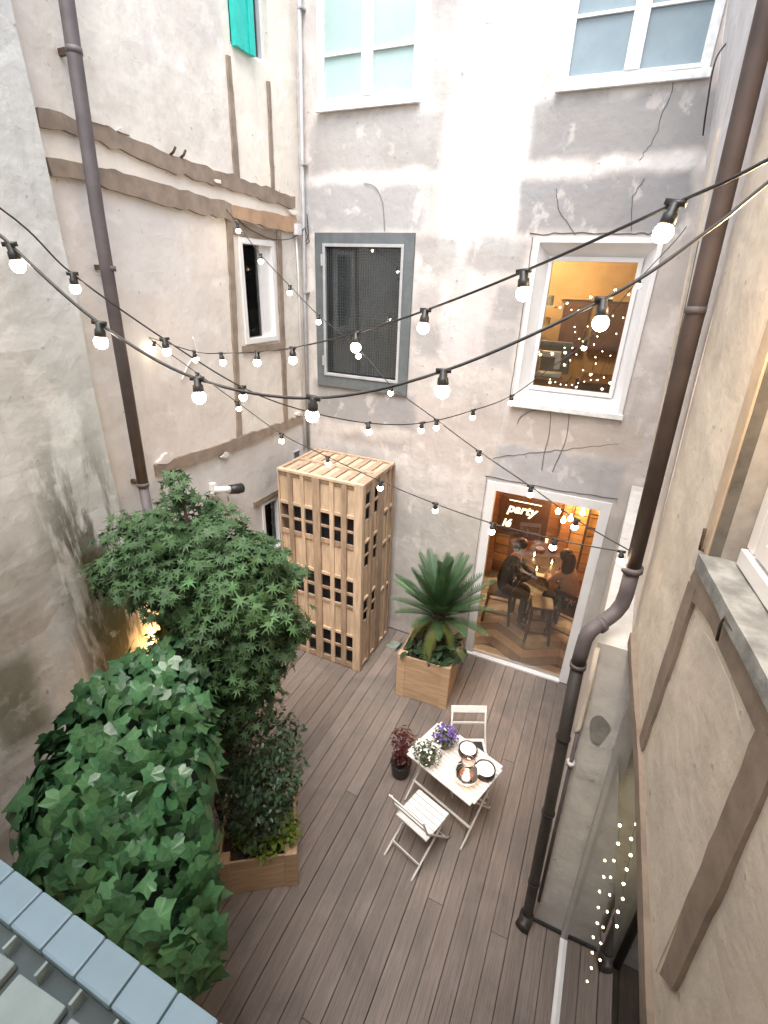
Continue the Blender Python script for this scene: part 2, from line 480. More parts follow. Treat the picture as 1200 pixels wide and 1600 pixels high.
def mesh_of(mb, name, mat, smooth=False, bevel=0.0):
    me = bpy.data.meshes.new(name)
    me.from_pydata(mb.v, [], mb.f)
    if mat is not None:
        for mm in (mat if isinstance(mat, list) else [mat]):
            me.materials.append(mm)
    if smooth:
        me.polygons.foreach_set('use_smooth', [True] * len(me.polygons))
    me.update()
    import bmesh
    b = bmesh.new(); b.from_mesh(me)
    bmesh.ops.recalc_face_normals(b, faces=b.faces)
    if bevel:
        bmesh.ops.bevel(b, geom=[e for e in b.edges if len(e.link_faces) == 2 and e.calc_face_angle(0) > 0.6],
                        offset=bevel, segments=2, profile=0.6, affect='EDGES')
    b.to_mesh(me); b.free()
    return me

def thing(name, label, cat, loc=(0, 0, 0), rz=0.0, group=None, kind=None):
    o = bpy.data.objects.new(name, None)
    COL.objects.link(o)
    o.location = loc
    o.rotation_euler = (0, 0, rz)
    o.empty_display_size = 0.1
    o['label'] = label; o['category'] = cat
    if group: o['group'] = group
    if kind: o['kind'] = kind
    o['_m'] = 1
    return o

def part(name, mb, mat, parent, smooth=False, bevel=0.0, world=False, label=None, kind=None):
    """world=True: vertices are in world space, moved into the frame of the thing"""
    me = mb if isinstance(mb, bpy.types.Mesh) else None
    if me is None:
        if world:
            root = parent
            off = Vector((0, 0, 0))
            while root is not None:
                off += root.location
                root = root.parent
            mb.v = [tuple(Vector(q) - off) for q in mb.v]
        me = mesh_of(mb, name, mat, smooth, bevel)
    o = bpy.data.objects.new(name, me)
    COL.objects.link(o)
    o.parent = parent
    if label: o['label'] = label
    if kind: o['kind'] = kind
    return o

def solo(name, mb, mat, label, cat, loc, smooth=False, bevel=0.0, world=True, group=None):
    if world:
        mb.v = [tuple(Vector(q) - Vector(loc)) for q in mb.v]
    o = bpy.data.objects.new(name, mesh_of(mb, name, mat, smooth, bevel))
    COL.objects.link(o)
    o.location = loc
    o['label'] = label; o['category'] = cat
    if group: o['group'] = group
    return o

def inst(name, me, parent, mtx):
    o = bpy.data.objects.new(name, me)
    COL.objects.link(o)
    o.parent = parent
    o.matrix_local = mtx
    return o

def holed_wall(a0, a1, z0, z1, holes, d0, d1, axis='y', shear=0.0, zref=0.0, step=0.0, amp=0.0):
    """slab in the plane (a,z) between depths d0 (seen face) and d1, real openings, thick reveals"""
    As = sorted({a0, a1} | {h[0] for h in holes} | {h[1] for h in holes})
    Zs = sorted({z0, z1} | {h[2] for h in holes} | {h[3] for h in holes})
    As = [a for a in As if a0 <= a <= a1]; Zs = [z for z in Zs if z0 <= z <= z1]
    if step:
        def dens(L):
            out = []
            for p, q in zip(L, L[1:]):
                n = max(1, int((q - p) / step))
                out += [p + (q - p) * i / n for i in range(n)]
            return out + [L[-1]]
        As, Zs = dens(As), dens(Zs)
    def solid(i, j):
        if i < 0 or j < 0 or i >= len(As) - 1 or j >= len(Zs) - 1: return False
        ca, cz = (As[i] + As[i + 1]) / 2, (Zs[j] + Zs[j + 1]) / 2
        return not any(h[0] < ca < h[1] and h[2] < cz < h[3] for h in holes)
    mb = MB(); idx = {}
    def V(i, j, k):
        if (i, j, k) not in idx:
            a, z, d = As[i], Zs[j], (d0, d1)[k]
            if amp and k == 0:
                d += (noise.noise(Vector((a * 0.9, z * 0.9, 3.1))) * 0.7 + noise.noise(Vector((a * 2.7, z * 2.7, 9.1))) * 0.3) * amp
            idx[(i, j, k)] = len(mb.v)
            if axis == 'y':
                mb.v.append((a - shear * (z - zref), d, z))
            else:
                mb.v.append((d - shear * (z - zref), a, z))
        return idx[(i, j, k)]
    for i in range(len(As) - 1):
        for j in range(len(Zs) - 1):
            if not solid(i, j): continue
            mb.f.append((V(i, j, 0), V(i + 1, j, 0), V(i + 1, j + 1, 0), V(i, j + 1, 0)))
            mb.f.append((V(i, j, 1), V(i, j + 1, 1), V(i + 1, j + 1, 1), V(i + 1, j, 1)))
            if not solid(i - 1, j): mb.f.append((V(i, j, 0), V(i, j + 1, 0), V(i, j + 1, 1), V(i, j, 1)))
            if not solid(i + 1, j): mb.f.append((V(i + 1, j, 0), V(i + 1, j, 1), V(i + 1, j + 1, 1), V(i + 1, j + 1, 0)))
            if not solid(i, j - 1): mb.f.append((V(i, j, 0), V(i, j, 1), V(i + 1, j, 1), V(i + 1, j, 0)))
            if not solid(i, j + 1): mb.f.append((V(i, j + 1, 0), V(i + 1, j + 1, 0), V(i + 1, j + 1, 1), V(i, j + 1, 1)))
    return mb

def frame_mb(x0, x1, z0, z1, w, y0, y1, wb=None, wt=None):
    wb = w if wb is None else wb; wt = w if wt is None else wt
    mb = MB()
    mb.box(x0, x0 + w, y0, y1, z0, z1); mb.box(x1 - w, x1, y0, y1, z0, z1)
    mb.box(x0 + w, x1 - w, y0, y1, z0, z0 + wb); mb.box(x0 + w, x1 - w, y0, y1, z1 - wt, z1)
    return mb

def frame_yz(y0, y1, z0, z1, w, x0, x1):
    mb = MB()
    mb.box(x0, x1, y0, y0 + w, z0, z1); mb.box(x0, x1, y1 - w, y1, z0, z1)
    mb.box(x0, x1, y0 + w, y1 - w, z0, z0 + w); mb.box(x0, x1, y0 + w, y1 - w, z1 - w, z1)
    return mb

def wavy(poly, n=5, amp=0.008, seed=1.0):
    out = []
    for i, (u, v) in enumerate(poly):
        u2, v2 = poly[(i + 1) % len(poly)]
        L = math.hypot(u2 - u, v2 - v)
        k = max(1, int(L / 0.09))
        for j in range(k):
            t = j / k
            a, b = u + (u2 - u) * t, v + (v2 - v) * t
            out.append((a + amp * noise.noise(Vector((a * 9, b * 9, seed))), b + amp * 1.5 * noise.noise(Vector((a * 8, b * 8, seed + 5)))))
    return out

# ------------------------------------------------------------------ ground and deck
g = MB().box(-8, 6, -6, 16, -0.6, -0.30)
gr = bpy.data.objects.new('ground', mesh_of(g, 'ground', M['soil']))
COL.objects.link(gr); gr['kind'] = 'structure'; gr['label'] = 'dark earth below the courtyard deck'

deck = bpy.data.objects.new('deck', mesh_of(MB().box(-4.2, 1.62, -0.4, 6.10, -0.30, -0.045), 'deck', M['deck_sub']))
COL.objects.link(deck); deck['kind'] = 'structure'; deck['label'] = 'grey brown wooden deck covering the courtyard floor'
pitch = 0.1495
plank_cache = {}
def plank(x, y0, y1):
    L = round(y1 - y0, 2)
    if L not in plank_cache:
        mb = MB()
        hw = pitch / 2 - 0.0022
        # section with small grooves
        sec = [(-hw, -0.03), (-hw, -0.003), (-hw + 0.003, 0)]
        for q in (-0.036, -0.012, 0.012, 0.036):
            sec += [(q - 0.003, 0), (q, -0.0018), (q + 0.003, 0)]
        sec += [(hw - 0.003, 0), (hw, -0.003), (hw, -0.03)]
        mb.prism(sec, -L / 2 + 0.002, L / 2 - 0.002, 'y')
        plank_cache[L] = mesh_of(mb, 'plank', M['deck'])
    o = inst('plank', plank_cache[L], deck, Matrix.Translation((x, (y0 + y1) / 2, 0.0 + random.uniform(-0.0025, 0.0015))) @ Matrix.Rotation(random.uniform(-0.0012, 0.0012), 4, 'Z'))
xx = 0.48 + pitch / 2
while xx < 1.6: xx += pitch
xx -= pitch
i = 0
while xx > -4.05:
    cuts = [-0.35] + sorted(random.sample([0.85, 1.45, 2.05, 2.65, 3.25, 3.85, 4.45, 5.05], 1 if i % 2 else 0)) + [6.09]
    cuts = [c for k, c in enumerate(cuts) if k == 0 or c - cuts[k - 1] > 0.5]
    for a, b in zip(cuts, cuts[1:]):
        plank(xx, a, b)
    xx -= pitch; i += 1

# ------------------------------------------------------------------ back building
BY = 6.11
bb = thing('back_building', 'tall patched plaster house closing the far end of the courtyard, with glazed door', 'building', (-1.7, 6.26, 0))
holes = [(-1.215, 0.305, -1, 2.86), (-1.05, 0.175, 3.90, 5.66), (-3.775, -2.425, 3.82, 5.70), (-3.70, -2.47, 6.93, 8.5), (-1.05, 0.20, 6.90, 8.5)]
part('wall', holed_wall(-4.35, 1.7, 0, 9.4, [(a, b, max(c, 0), d) for a, b, c, d in holes], BY, BY + 0.30, 'y', step=0.17, amp=0.018), M['back'], bb, world=True)

# glazed door
dr = part('door', frame_mb(-1.215, 0.305, 0.0, 2.86, 0.115, BY - 0.012, BY + 0.075, wb=0.035, wt=0.12), M['pvc'], bb, world=True, bevel=0.004)
part('pane', MB().box(-1.10, 0.19, BY + 0.03, BY + 0.036, 0.035, 2.74), M['glass'], dr, world=True)
part('sill', MB().box(-1.20, 0.20, BY - 0.045, BY - 0.014, 0.004, 0.03), M['pvc'], dr, world=True)

def window(pmat, x0, x1, z0, z1, mullion, mat, w=0.075, rail=None, recess=0.0, slopesill=None, wb=None):
    fr = part('window', frame_mb(x0, x1, z0, z1, w, BY - 0.02 + recess, BY + 0.05 + recess, wb=wb), M[mat], bb, world=True, bevel=0.004)
    ix0, ix1, iz0, iz1 = x0 + w, x1 - w, z0 + (wb or w), z1 - w
    secs = [(ix0, ix1)]
    if mullion:
        c = (ix0 + ix1) / 2
        part('mullion', MB().box(c - 0.065, c + 0.065, BY - 0.03 + recess, BY + 0.045 + recess, iz0, iz1), M[mat], fr, world=True, bevel=0.004)
        secs = [(ix0, c - 0.065), (c + 0.065, ix1)]
    for (a, b) in secs:
        part('pane', MB().box(a, b, BY + 0.02 + recess, BY + 0.025 + recess, iz0, iz1), M[pmat], fr, world=True)
        if rail:
            part('glazing_bar', MB().box(a, b, BY - 0.005 + recess, BY + 0.018 + recess, rail - 0.012, rail + 0.012), M[mat], fr, world=True)
    return fr

M['curtain_a'] = plain('frosted_mint_pane', (0.40, 0.53, 0.51), 0.22, 0.10, 1.5, bmp=0.0)  # opaque panes: curtain and sky reflection are put into the colour
M['curtain_b'] = plain('frosted_grey_pane', (0.23, 0.30, 0.335), 0.2, 0.14, 1.5, bmp=0.0)
for (x0, x1, z0, rail, mt) in ((-3.70, -2.47, 6.93, 7.40, 'curtain_a'), (-1.05, 0.20, 6.90, 7.41, 'curtain_b')):
    fr = window(mt, x0, x1, z0, 8.5, True, 'old_white', 0.08, rail)
    part('sill', MB().box(x0 - 0.02, x1 + 0.02, BY - 0.055, BY - 0.021, z0 - 0.035, z0 + 0.03), M['old_white'], fr, world=True, bevel=0.006)
    for s0, s1 in ((x0 + 0.05, x0 + 0.4), (x1 - 0.4, x1 - 0.06)):
        part('weather_bar', MB().box(s0, s1, BY - 0.034, BY - 0.021, z0 + 0.045, z0 + 0.06), M['old_white'], fr, world=True)

# window over the door: deep white reveal, glass, broken plaster edge round it
fr = part('window', frame_mb(-1.05, 0.175, 3.90, 5.66, 0.05, BY - 0.03, BY + 0.02), M['pvc'], bb, world=True, bevel=0.004)
rv = MB()
O = [(-1.0, 3.95), (0.125, 3.95), (0.125, 5.61), (-1.0, 5.61)]
I = [(-0.90, 4.07), (0.035, 4.07), (0.035, 5.49), (-0.90, 5.49)]
for k in range(4):
    (a, b), (c, d) = O[k], O[(k + 1) % 4]
    (e, f), (g2, h) = I[k], I[(k + 1) % 4]
    rv.add([(a, BY + 0.0, b), (c, BY + 0.0, d), (g2, BY + 0.14, h), (e, BY + 0.14, f)], [(0, 1, 2, 3)])
part('reveal', rv, M['pvc'], fr, world=True)
part('sash', frame_mb(-0.90, 0.035, 4.07, 5.49, 0.045, BY + 0.10, BY + 0.16), M['pvc'], fr, world=True, bevel=0.004)
part('pane', MB().box(-0.855, -0.01, BY + 0.125, BY + 0.13, 4.115, 5.445), M['glass'], fr, world=True)
part('sill', MB().box(-1.07, 0.19, BY - 0.06, BY - 0.031, 3.87, 3.93), M['old_white'], fr, world=True, bevel=0.005)

# barred grey window
gw = part('window', frame_mb(-3.775, -2.425, 3.82, 5.70, 0.12, BY - 0.035, BY + 0.05, wb=0.15), M['grey_frame'], bb, world=True, bevel=0.004,
          label='grey steel framed window covered by wire mesh')
part('mesh_frame', frame_mb(-3.655, -2.545, 3.97, 5.58, 0.035, BY - 0.05, BY + 0.0), M['lightgrey'], gw, world=True, bevel=0.003)
wm = MB()
for k in range(31):
    x = -3.62 + 1.04 * k / 30
    wm.box(x - 0.0014, x + 0.0014, BY - 0.026, BY - 0.021, 4.005, 5.545)
for k in range(45):
    z = 4.005 + 1.54 * k / 44
    wm.box(-3.62, -2.58, BY - 0.020, BY - 0.015, z - 0.0013, z + 0.0013)
part('wire_mesh', wm, M['grey_frame'], gw, world=True, kind='stuff')
part('pane', MB().box(-3.655, -2.545, BY + 0.06, BY + 0.066, 3.97, 5.58), M['glass'], gw, world=True)
M['shut'] = plain('dim_room_grey', (0.085, 0.08, 0.095), 0.8, 0.4, 2, bmp=0.1)
M['shut2'] = plain('corrugated_grey', (0.13, 0.125, 0.13), 0.7, 0.2, 2, stretch=(12, 1, 0.4), bmp=0.3)
part('shutter', MB().box(-3.74, -2.46, BY + 0.19, BY + 0.22, 3.85, 5.68), M['shut'], gw, world=True)
cs = MB()
for k in range(26):
    x = -3.6 + k * 0.041
    cs.box(x, x + 0.02, BY + 0.165, BY + 0.187, 3.98, 4.72)
part('corrugated_panel', cs, M['shut2'], gw, world=True)
for z in (5.33, 4.1):
    part('hinge', MB().box(-3.675, -3.65, BY - 0.062, BY - 0.0505, z, z + 0.13), M['lightgrey'], gw, world=True)

# cracks, wires and repairs on the back wall
def spline_(P, sub=5):
    P = [Vector(p) for p in P]
    out = []
    for i_ in range(len(P) - 1):
        p0 = P[max(i_ - 1, 0)]; p1 = P[i_]; p2 = P[i_ + 1]; p3 = P[min(i_ + 2, len(P) - 1)]
        for k in range(sub):
            t = k / sub
            out.append(0.5 * ((2 * p1) + (p2 - p0) * t + (2 * p0 - 5 * p1 + 4 * p2 - p3) * t * t + (3 * p1 - p0 - 3 * p2 + p3) * t ** 3))
    out.append(P[-1])
    return out
def line(name, pts, r, mat, parent, jit=0.0, sub=5, n=5):
    P = []
    for a, b in zip(pts, pts[1:]):
        a, b = Vector(a), Vector(b)
        for k in range(sub):
            q = a.lerp(b, k / sub)
            if jit: q += Vector((random.uniform(-jit, jit), 0, random.uniform(-jit, jit)))
            P.append(q)
    P.append(Vector(pts[-1]))
    return part(name, MB().tube(P, r, n), mat, parent, world=True, smooth=True)
yb = BY - 0.010
line('crack', [(-1.19, BY - 0.004, 3.18), (-0.7, BY - 0.004, 3.33), (-0.2, BY - 0.004, 3.47), (0.25, BY - 0.004, 3.60)], 0.0031, M['crack'], bb, 0.01, 8)
line('crack', [(-0.92, BY - 0.004, 6.1), (-0.88, BY - 0.004, 5.93), (-0.66, BY - 0.004, 5.68)], 0.0028, M['crack'], bb, 0.006, 6)
line('crack', [(-0.05, BY - 0.004, 6.86), (-0.12, BY - 0.004, 6.45), (-0.2, BY - 0.004, 6.3)], 0.0028, M['crack'], bb, 0.012, 6)
line('crack', [(-0.12, BY - 0.004, 6.15), (-0.19, BY - 0.004, 6.02), (-0.14, BY - 0.004, 5.72)], 0.0028, M['crack'], bb, 0.01, 6)
line('crack', [(-1.12, BY - 0.003, 5.69), (-0.6, BY - 0.003, 5.70), (-0.1, BY - 0.003, 5.69), (0.2, BY - 0.003, 5.70)], 0.0056, M['crack'], bb, 0.012, 8)
line('crack', [(-1.085, BY - 0.003, 5.66), (-1.08, BY - 0.003, 4.8), (-1.085, BY - 0.003, 3.9)], 0.0042, M['crack'], bb, 0.004, 10)
line('crack', [(-1.235, BY - 0.003, 2.9), (-1.24, BY - 0.003, 1.5), (-1.235, BY - 0.003, 0.2)], 0.0035, M['crack'], bb, 0.004, 10)
line('crack', [(-1.25, BY - 0.003, 2.92), (-0.4, BY - 0.003, 2.90), (0.35, BY - 0.003, 2.93)], 0.0049, M['crack'], bb, 0.008, 9)
for pts in ([(-0.59, yb, 3.88), (-0.56, yb, 3.6), (-0.575, yb, 3.35), (-0.57, yb, 3.12)], [(-0.38, yb, 3.88), (-0.36, yb, 3.55), (-0.43, yb, 3.2), (-0.44, yb, 3.13)],
            [(-0.62, yb, 3.88), (-0.80, yb, 3.84), (-0.92, yb, 3.75), (-0.95, yb, 3.66)], [(-3.1, yb, 6.20), (-2.97, yb, 6.17), (-2.86, yb, 6.02), (-2.82, yb, 5.72)]):
    line('loose_wire', spline_(pts), 0.004, M['wire'], bb, 0.0, 5)

# vertical services in the left corner
pc = thing('corner_pipe', 'thin grey vertical service pipe in the far left corner of the courtyard', 'pipe', (-3.93, 6.06, 2.9))
part('pipe', MB().tube([(-3.95, 6.055, 2.86), (-3.93, 6.055, 5.0), (-3.87, 6.055, 9.2)], 0.022, 8), M['lightgrey'], pc, world=True, smooth=True)
for z in (3.6, 5.0, 6.4, 7.8):
    part('clamp', MB().box(-3.965 + (z - 3) * 0.013, -3.905 + (z - 3) * 0.013, 6.03, 6.105, z, z + 0.02), M['lightgrey'], pc, world=True)
c2 = thing('white_conduit', 'thin white conduit dropping from the small junction box in the left corner', 'conduit', (-3.96, 5.9, 2.85))
part('conduit', MB().tube([(-3.965, 5.95, 5.66), (-3.965, 5.97, 5.2), (-3.967, 5.97, 2.86)], 0.012, 8), M['conduit'], c2, world=True, smooth=True)
jb = part('junction_box', MB().box(-3.985, -3.91, 5.90, 6.0, 5.66, 5.78), M['conduit'], c2, world=True, bevel=0.006)
for pts in ([(-3.93, 6.0, 5.72), (-3.93, 6.04, 5.66), (-3.9, 6.07, 5.6), (-3.86, 6.07, 5.66), (-3.88, 6.08, 5.9)], [(-3.93, 6.0, 5.70), (-3.9, 6.05, 5.75), (-3.85, 6.07, 5.6), (-3.9, 6.08, 5.57)]):
    line('cable_loop', pts, 0.006, M['cable'], c2, 0, 4)

# ------------------------------------------------------------------ left building with painted beams
LX = -3.99
lb = thing('left_building', 'cream rendered timber framed house on the left with brown beams', 'building', (-4.15, 4.5, 0))
lh = [(4.86, 5.50, 4.45, 5.56), (4.92, 5.32, 1.52, 2.38), (4.99, 5.60, 7.19, 8.6)]
part('wall', holed_wall(2.79, 6.109, 0, 9.3, lh, LX, LX - 0.30, 'x', step=0.17, amp=0.02), M['left'], lb, world=True)
def beam(poly, mat, th=0.03, seed=1.0, amp=0.012, x=LX):
    return part('timber_beam', MB().prism(wavy(poly, amp=amp, seed=seed), x - 0.03, x + th, 'x'), M[mat], lb, world=True)
beam([(2.84, 6.07), (3.3, 6.08), (3.98, 6.00), (4.83, 5.97), (5.95, 5.94), (5.95, 6.06), (4.83, 6.11), (3.99, 6.13), (3.31, 6.19), (2.84, 6.19)], 'beam', seed=2, amp=0.022)
beam([(2.84, 5.78), (3.2, 5.79), (3.87, 5.73), (4.76, 5.70), (4.76, 5.85), (3.87, 5.89), (3.2, 5.92), (2.84, 5.91)], 'beam', seed=3, th=0.034, amp=0.022)
beam([(4.763, 5.73), (5.6, 5.68), (5.95, 5.70), (5.95, 5.84), (4.763, 5.85)], 'beam_new', seed=4, th=0.036)
beam([(3.3, 3.34), (4.0, 3.30), (4.92, 3.28), (5.96, 3.28), (5.96, 3.38), (4.92, 3.40), (4.0, 3.41), (3.3, 3.45)], 'beam', seed=5, amp=0.022)
beam([(4.55, 3.39), (4.63, 3.39), (4.78, 5.72), (4.70, 5.72)], 'beam', seed=6, th=0.024)
beam([(5.52, 3.385), (5.60, 3.385), (5.64, 5.67), (5.56, 5.67)], 'beam', seed=7, th=0.024)
beam([(4.87, 6.105), (4.96, 6.105), (4.95, 7.08), (4.90, 7.08)], 'beam', seed=8, th=0.022)
beam([(5.50, 6.09), (5.56, 6.09), (5.57, 7.05), (5.53, 7.05)], 'beam', seed=9, th=0.022)
beam([(4.79, 4.37), (5.52, 4.34), (5.52, 4.42), (4.79, 4.44)], 'beam', seed=10, th=0.02)
beam([(4.79, 5.575), (5.545, 5.575), (5.545, 5.665), (4.79, 5.70)], 'trim', seed=11, th=0.018)
for y in (4.02, 4.14):
    part('iron_hook', MB().tube([(LX, y, 6.12), (LX + 0.06, y, 6.15), (LX + 0.06, y + 0.03, 6.19)], 0.011, 6), M['rust'], lb, world=True, smooth=True)
wf = part('window', frame_yz(4.86, 5.50, 4.45, 5.56, 0.06, LX - 0.10, LX + 0.015), M['pvc'], lb, world=True, bevel=0.004)
part('sash', MB().box(LX - 0.09, LX - 0.03, 5.26, 5.44, 4.51, 5.50), M['pvc'], wf, world=True)
part('sash', MB().box(LX - 0.24, LX - 0.20, 5.08, 5.26, 4.51, 5.50), M['pvc'], wf, world=True, bevel=0.003)
part('pane', MB().box(LX - 0.07, LX - 0.065, 4.92, 5.26, 4.51, 5.50), M['glass'], wf, world=True)
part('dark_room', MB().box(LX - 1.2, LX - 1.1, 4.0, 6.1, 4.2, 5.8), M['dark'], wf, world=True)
wl2 = part('window', frame_yz(4.92, 5.32, 1.52, 2.38, 0.05, LX - 0.1, LX + 0.012), M['pvc'], lb, world=True, bevel=0.004)
part('pane', MB().box(LX - 0.06, LX - 0.055, 4.97, 5.27, 1.57, 2.33), M['glass'], wl2, world=True)
part('lintel', MB().box(LX + 0.002, LX + 0.03, 4.75, 5.9, 2.40, 2.47), M['trim'], wl2, world=True)
tw = part('window', frame_yz(4.99, 5.60, 7.19, 8.6, 0.05, LX - 0.14, LX - 0.06), M['pvc'], lb, world=True)
part('pane', MB().box(LX - 0.11, LX - 0.105, 5.04, 5.55, 7.24, 8.55), M['glass'], tw, world=True)
ts = part('shutter', MB().box(LX + 0.002, LX + 0.04, 5.0, 5.30, 7.18, 8.6), M['teal'], tw, world=True, label='bright teal folded shutter')
part('stile', MB().box(LX + 0.041, LX + 0.055, 5.0, 5.06, 7.18, 8.6), M['teal'], ts, world=True)
part('stile', MB().box(LX + 0.041, LX + 0.055, 5.22, 5.30, 7.18, 8.6), M['teal'], ts, world=True)
vg = part('vent_grille', frame_yz(5.70, 5.86, 2.70, 2.89, 0.012, LX, LX + 0.02), M['lightgrey'], lb, world=True)
for k in range(7):
    part('slat', MB().box(LX + 0.002, LX + 0.016, 5.722 + k * 0.019, 5.730 + k * 0.019, 2.712, 2.878), M['grey_frame'], vg, world=True)
line('crack', [(LX + 0.02, 4.02, 4.6), (LX + 0.02, 4.06, 4.45), (LX + 0.02, 3.9, 4.33), (LX + 0.02, 3.8, 4.2)], 0.008, M['pvc'], lb, 0.0, 6)

for (y, z, s_) in ((3.3, 6.22, .05), (3.55, 6.2, .035), (3.25, 5.93, .05), (4.6, 6.02, .03), (5.9, 5.9, .05), (5.85, 3.42, .03), (3.45, 3.47, .06), (4.3, 3.26, .04)):
    part('plaster_chip', MB().prism([(y + s_ * 1.6 * math.cos(a) * (1 + .35 * math.sin(3 * a + y)), z + s_ * .7 * math.sin(a) * (1 + .3 * math.cos(2 * a + z))) for a in [k * math.pi / 7 for k in range(14)]], LX - 0.02, LX + 0.036, 'x'), M['left'], lb, world=True)
fw = solo('front_left_wall', holed_wall(-0.6, 2.785, 0, 8.6, [], -3.90, -4.25, 'x', step=0.17, amp=0.05), M['front_left'],
          'smooth grey wall with green moss streaks at the left, nearest to the viewer', 'wall', (-4.05, 1.1, 0))

# spot lamp on the left wall
sl = thing('wall_spotlight', 'white wall spotlight with a black head above the maple', 'spotlight', (-3.97, 4.0, 2.9))
part('body', MB().tube([(-3.93, 4.02, 2.93), (-3.84, 4.18, 2.89)], [0.03, 0.045], 12), M['pvc'], sl, world=True, smooth=True)
part('head', MB().tube([(-3.84, 4.18, 2.89), (-3.81, 4.27, 2.87), (-3.80, 4.34, 2.86)], [0.055, 0.062, 0.06], 12), M['blackp'], sl, world=True, smooth=True)
part('bracket', MB().box(-3.985, -3.92, 4.00, 4.06, 2.86, 3.0), M['pvc'], sl, world=True)

# left rain pipe
lp = thing('left_rain_pipe', 'fat grey rain pipe running down the left wall', 'rain pipe', (-3.85, 3.05, 0))
PX = -3.84
part('pipe', MB().tube([(PX, 3.18, 9.0), (PX, 3.13, 6.83), (PX, 3.07, 5.59), (PX, 3.03, 3.36)], 0.050, 16), M['pipe_grey'], lp, world=True, smooth=True)
part('pipe', MB().tube([(PX, 3.03, 3.37), (PX, 3.01, 0.02)], 0.046, 16), M['pipe_grey'], lp, world=True, smooth=True)
for z in (6.55, 5.2, 3.36):
    part('collar', MB().tube([(PX, 3.03 + (z - 3.4) * 0.028, z - 0.02), (PX, 3.03 + (z - 3.4) * 0.028, z + 0.02)], 0.054, 16), M['pipe_grey'], lp, world=True, smooth=True)
    part('bracket', MB().box(-3.99, PX - 0.05, 3.02 + (z - 3.4) * 0.028, 3.05 + (z - 3.4) * 0.028, z - 0.015, z + 0.025), M['rust'], lp, world=True)

# ------------------------------------------------------------------ right side
K = 0.04
def shx(x, z): return x - K * (z - 3.3)
rb = thing('right_building', 'cream and grey house along the right side with overhanging upper wall', 'building', (1.0, 3.0, 0))
# side wall, between the back corner and the pipe
mb = MB()
zs = [2.9 + 0.3 * k for k in range(22)]
bx = [(2.3, .63), (4.3, .52), (5.83, .41), (7.37, .22), (9.5, 0.05)]
def interp(L, z):
    if z <= L[0][0]: return L[0][1]
    for (a, b), (c, d) in zip(L, L[1:]):
        if z <= c: return b + (d - b) * (z - a) / (c - a)
    return L[-1][1]
N = 12
for z in zs:
    for k in range(N + 1):
        t = k / N
        y = 3.0 + t * 3.105
        x = (1 - t) * shx(0.45, z) + t * interp(bx, z) + 0.012 * noise.noise(Vector((y * 1.2, z * 1.2, 1)))
        mb.v.append((x, y, z))
for j in range(len(zs) - 1):
    for k in range(N):
        a = j * (N + 1) + k
        mb.f.append((a, a + 1, a + N + 2, a + N + 1))
o0 = len(mb.v)
for z in zs:
    for y in (3.0, 6.105):
        mb.v.append((1.3, y, z))
for j in range(len(zs) - 1):
    mb.f.append((o0 + 2 * j, o0 + 2 * j + 2, o0 + 2 * j + 3, o0 + 2 * j + 1))
    mb.f.append((j * (N + 1), (j + 1) * (N + 1), o0 + 2 * j + 2, o0 + 2 * j))
part('side_wall', mb, M['side'], rb, world=True)
# dark slab standing in for a window slit's shade and pilaster edge on the side wall
sw = MB()
for (y0, y1) in ((5.0, 5.32),):
    mb = MB()
    def sx(y, z):
        t = (y - 3.0) / 3.105
        return (1 - t) * shx(0.45, z) + t * interp(bx, z)
    def slabq(y0, y1, z0, z1, off0, off1):
        q = MB()
        vs = [(sx(y, z) - o, y, z) for o in (off0, off1) for (y, z) in ((y0, z0), (y1, z0), (y1, z1), (y0, z1))]
        q.add(vs, [(0, 1, 2, 3), (7, 6, 5, 4), (0, 4, 5, 1), (1, 5, 6, 2), (2, 6, 7, 3), (3, 7, 4, 0)])
        return q
    wslot = part('window_slot', slabq(4.78, 5.12, 4.45, 5.56, -0.05, 0.018), M['dark'], rb, world=True, label='narrow dark window slit in the side wall')
    part('pilaster', slabq(5.13, 5.42, 3.2, 6.3, -0.05, 0.022), M['near'], rb, world=True)
    part('pilaster', slabq(3.75, 4.6, 3.15, 9.2, -0.05, 0.016), M['side'], rb, world=True)
# lower block: thicker ground storey
mb = MB()
def blk(y, z):
    t = (y - 2.91) / 3.19
    return (1 - t) * (0.37 - 0.034 * z) + t * 0.46
YS = [2.91, 3.4, 4.2, 5.2, 6.10]
ZS = [0, 0.6, 1.2, 1.8, 2.4, 2.9, 3.13]
for z in ZS:
    for y in YS: mb.v.append((blk(y, z), y, z))
ny = len(YS)
for j in range(len(ZS) - 1):
    for k in range(ny - 1):
        a = j * ny + k
        mb.f.append((a, a + ny, a + ny + 1, a + 1))
o0 = len(mb.v)
for z in ZS: mb.v += [(1.62, 2.91, z), (1.62, 6.10, z)]
for j in range(len(ZS) - 1):
    mb.f.append((j * ny, o0 + 2 * j, o0 + 2 * j + 2, (j + 1) * ny))
    mb.f.append((o0 + 2 * j, o0 + 2 * j + 1, o0 + 2 * j + 3, o0 + 2 * j + 2))
T = (len(ZS) - 1) * ny
mb.f.append(tuple([T + k for k in range(ny)] + [o0 + 2 * len(ZS) - 1, o0 + 2 * len(ZS) - 2]))
part('ground_storey_block', mb, M['block'], rb, world=True)
def dark_patch(cx, cz, rx, rz, y):
    return [(cx + rx * math.cos(a) * (1 + 0.2 * math.sin(3 * a)), cz + rz * math.sin(a) * (1 + 0.15 * math.cos(2 * a + 1))) for a in [k * math.pi / 10 for k in range(20)]]
M['damp'] = plain('damp_patch', (0.27, 0.26, 0.24), 0.9, 0.2, 12)
part('damp_patch', MB().prism(dark_patch(0.415, 2.42, 0.06, 0.14, 0), 2.90, 2.906, 'y'), M['damp'], rb, world=True)  # flat darker oval on the block face

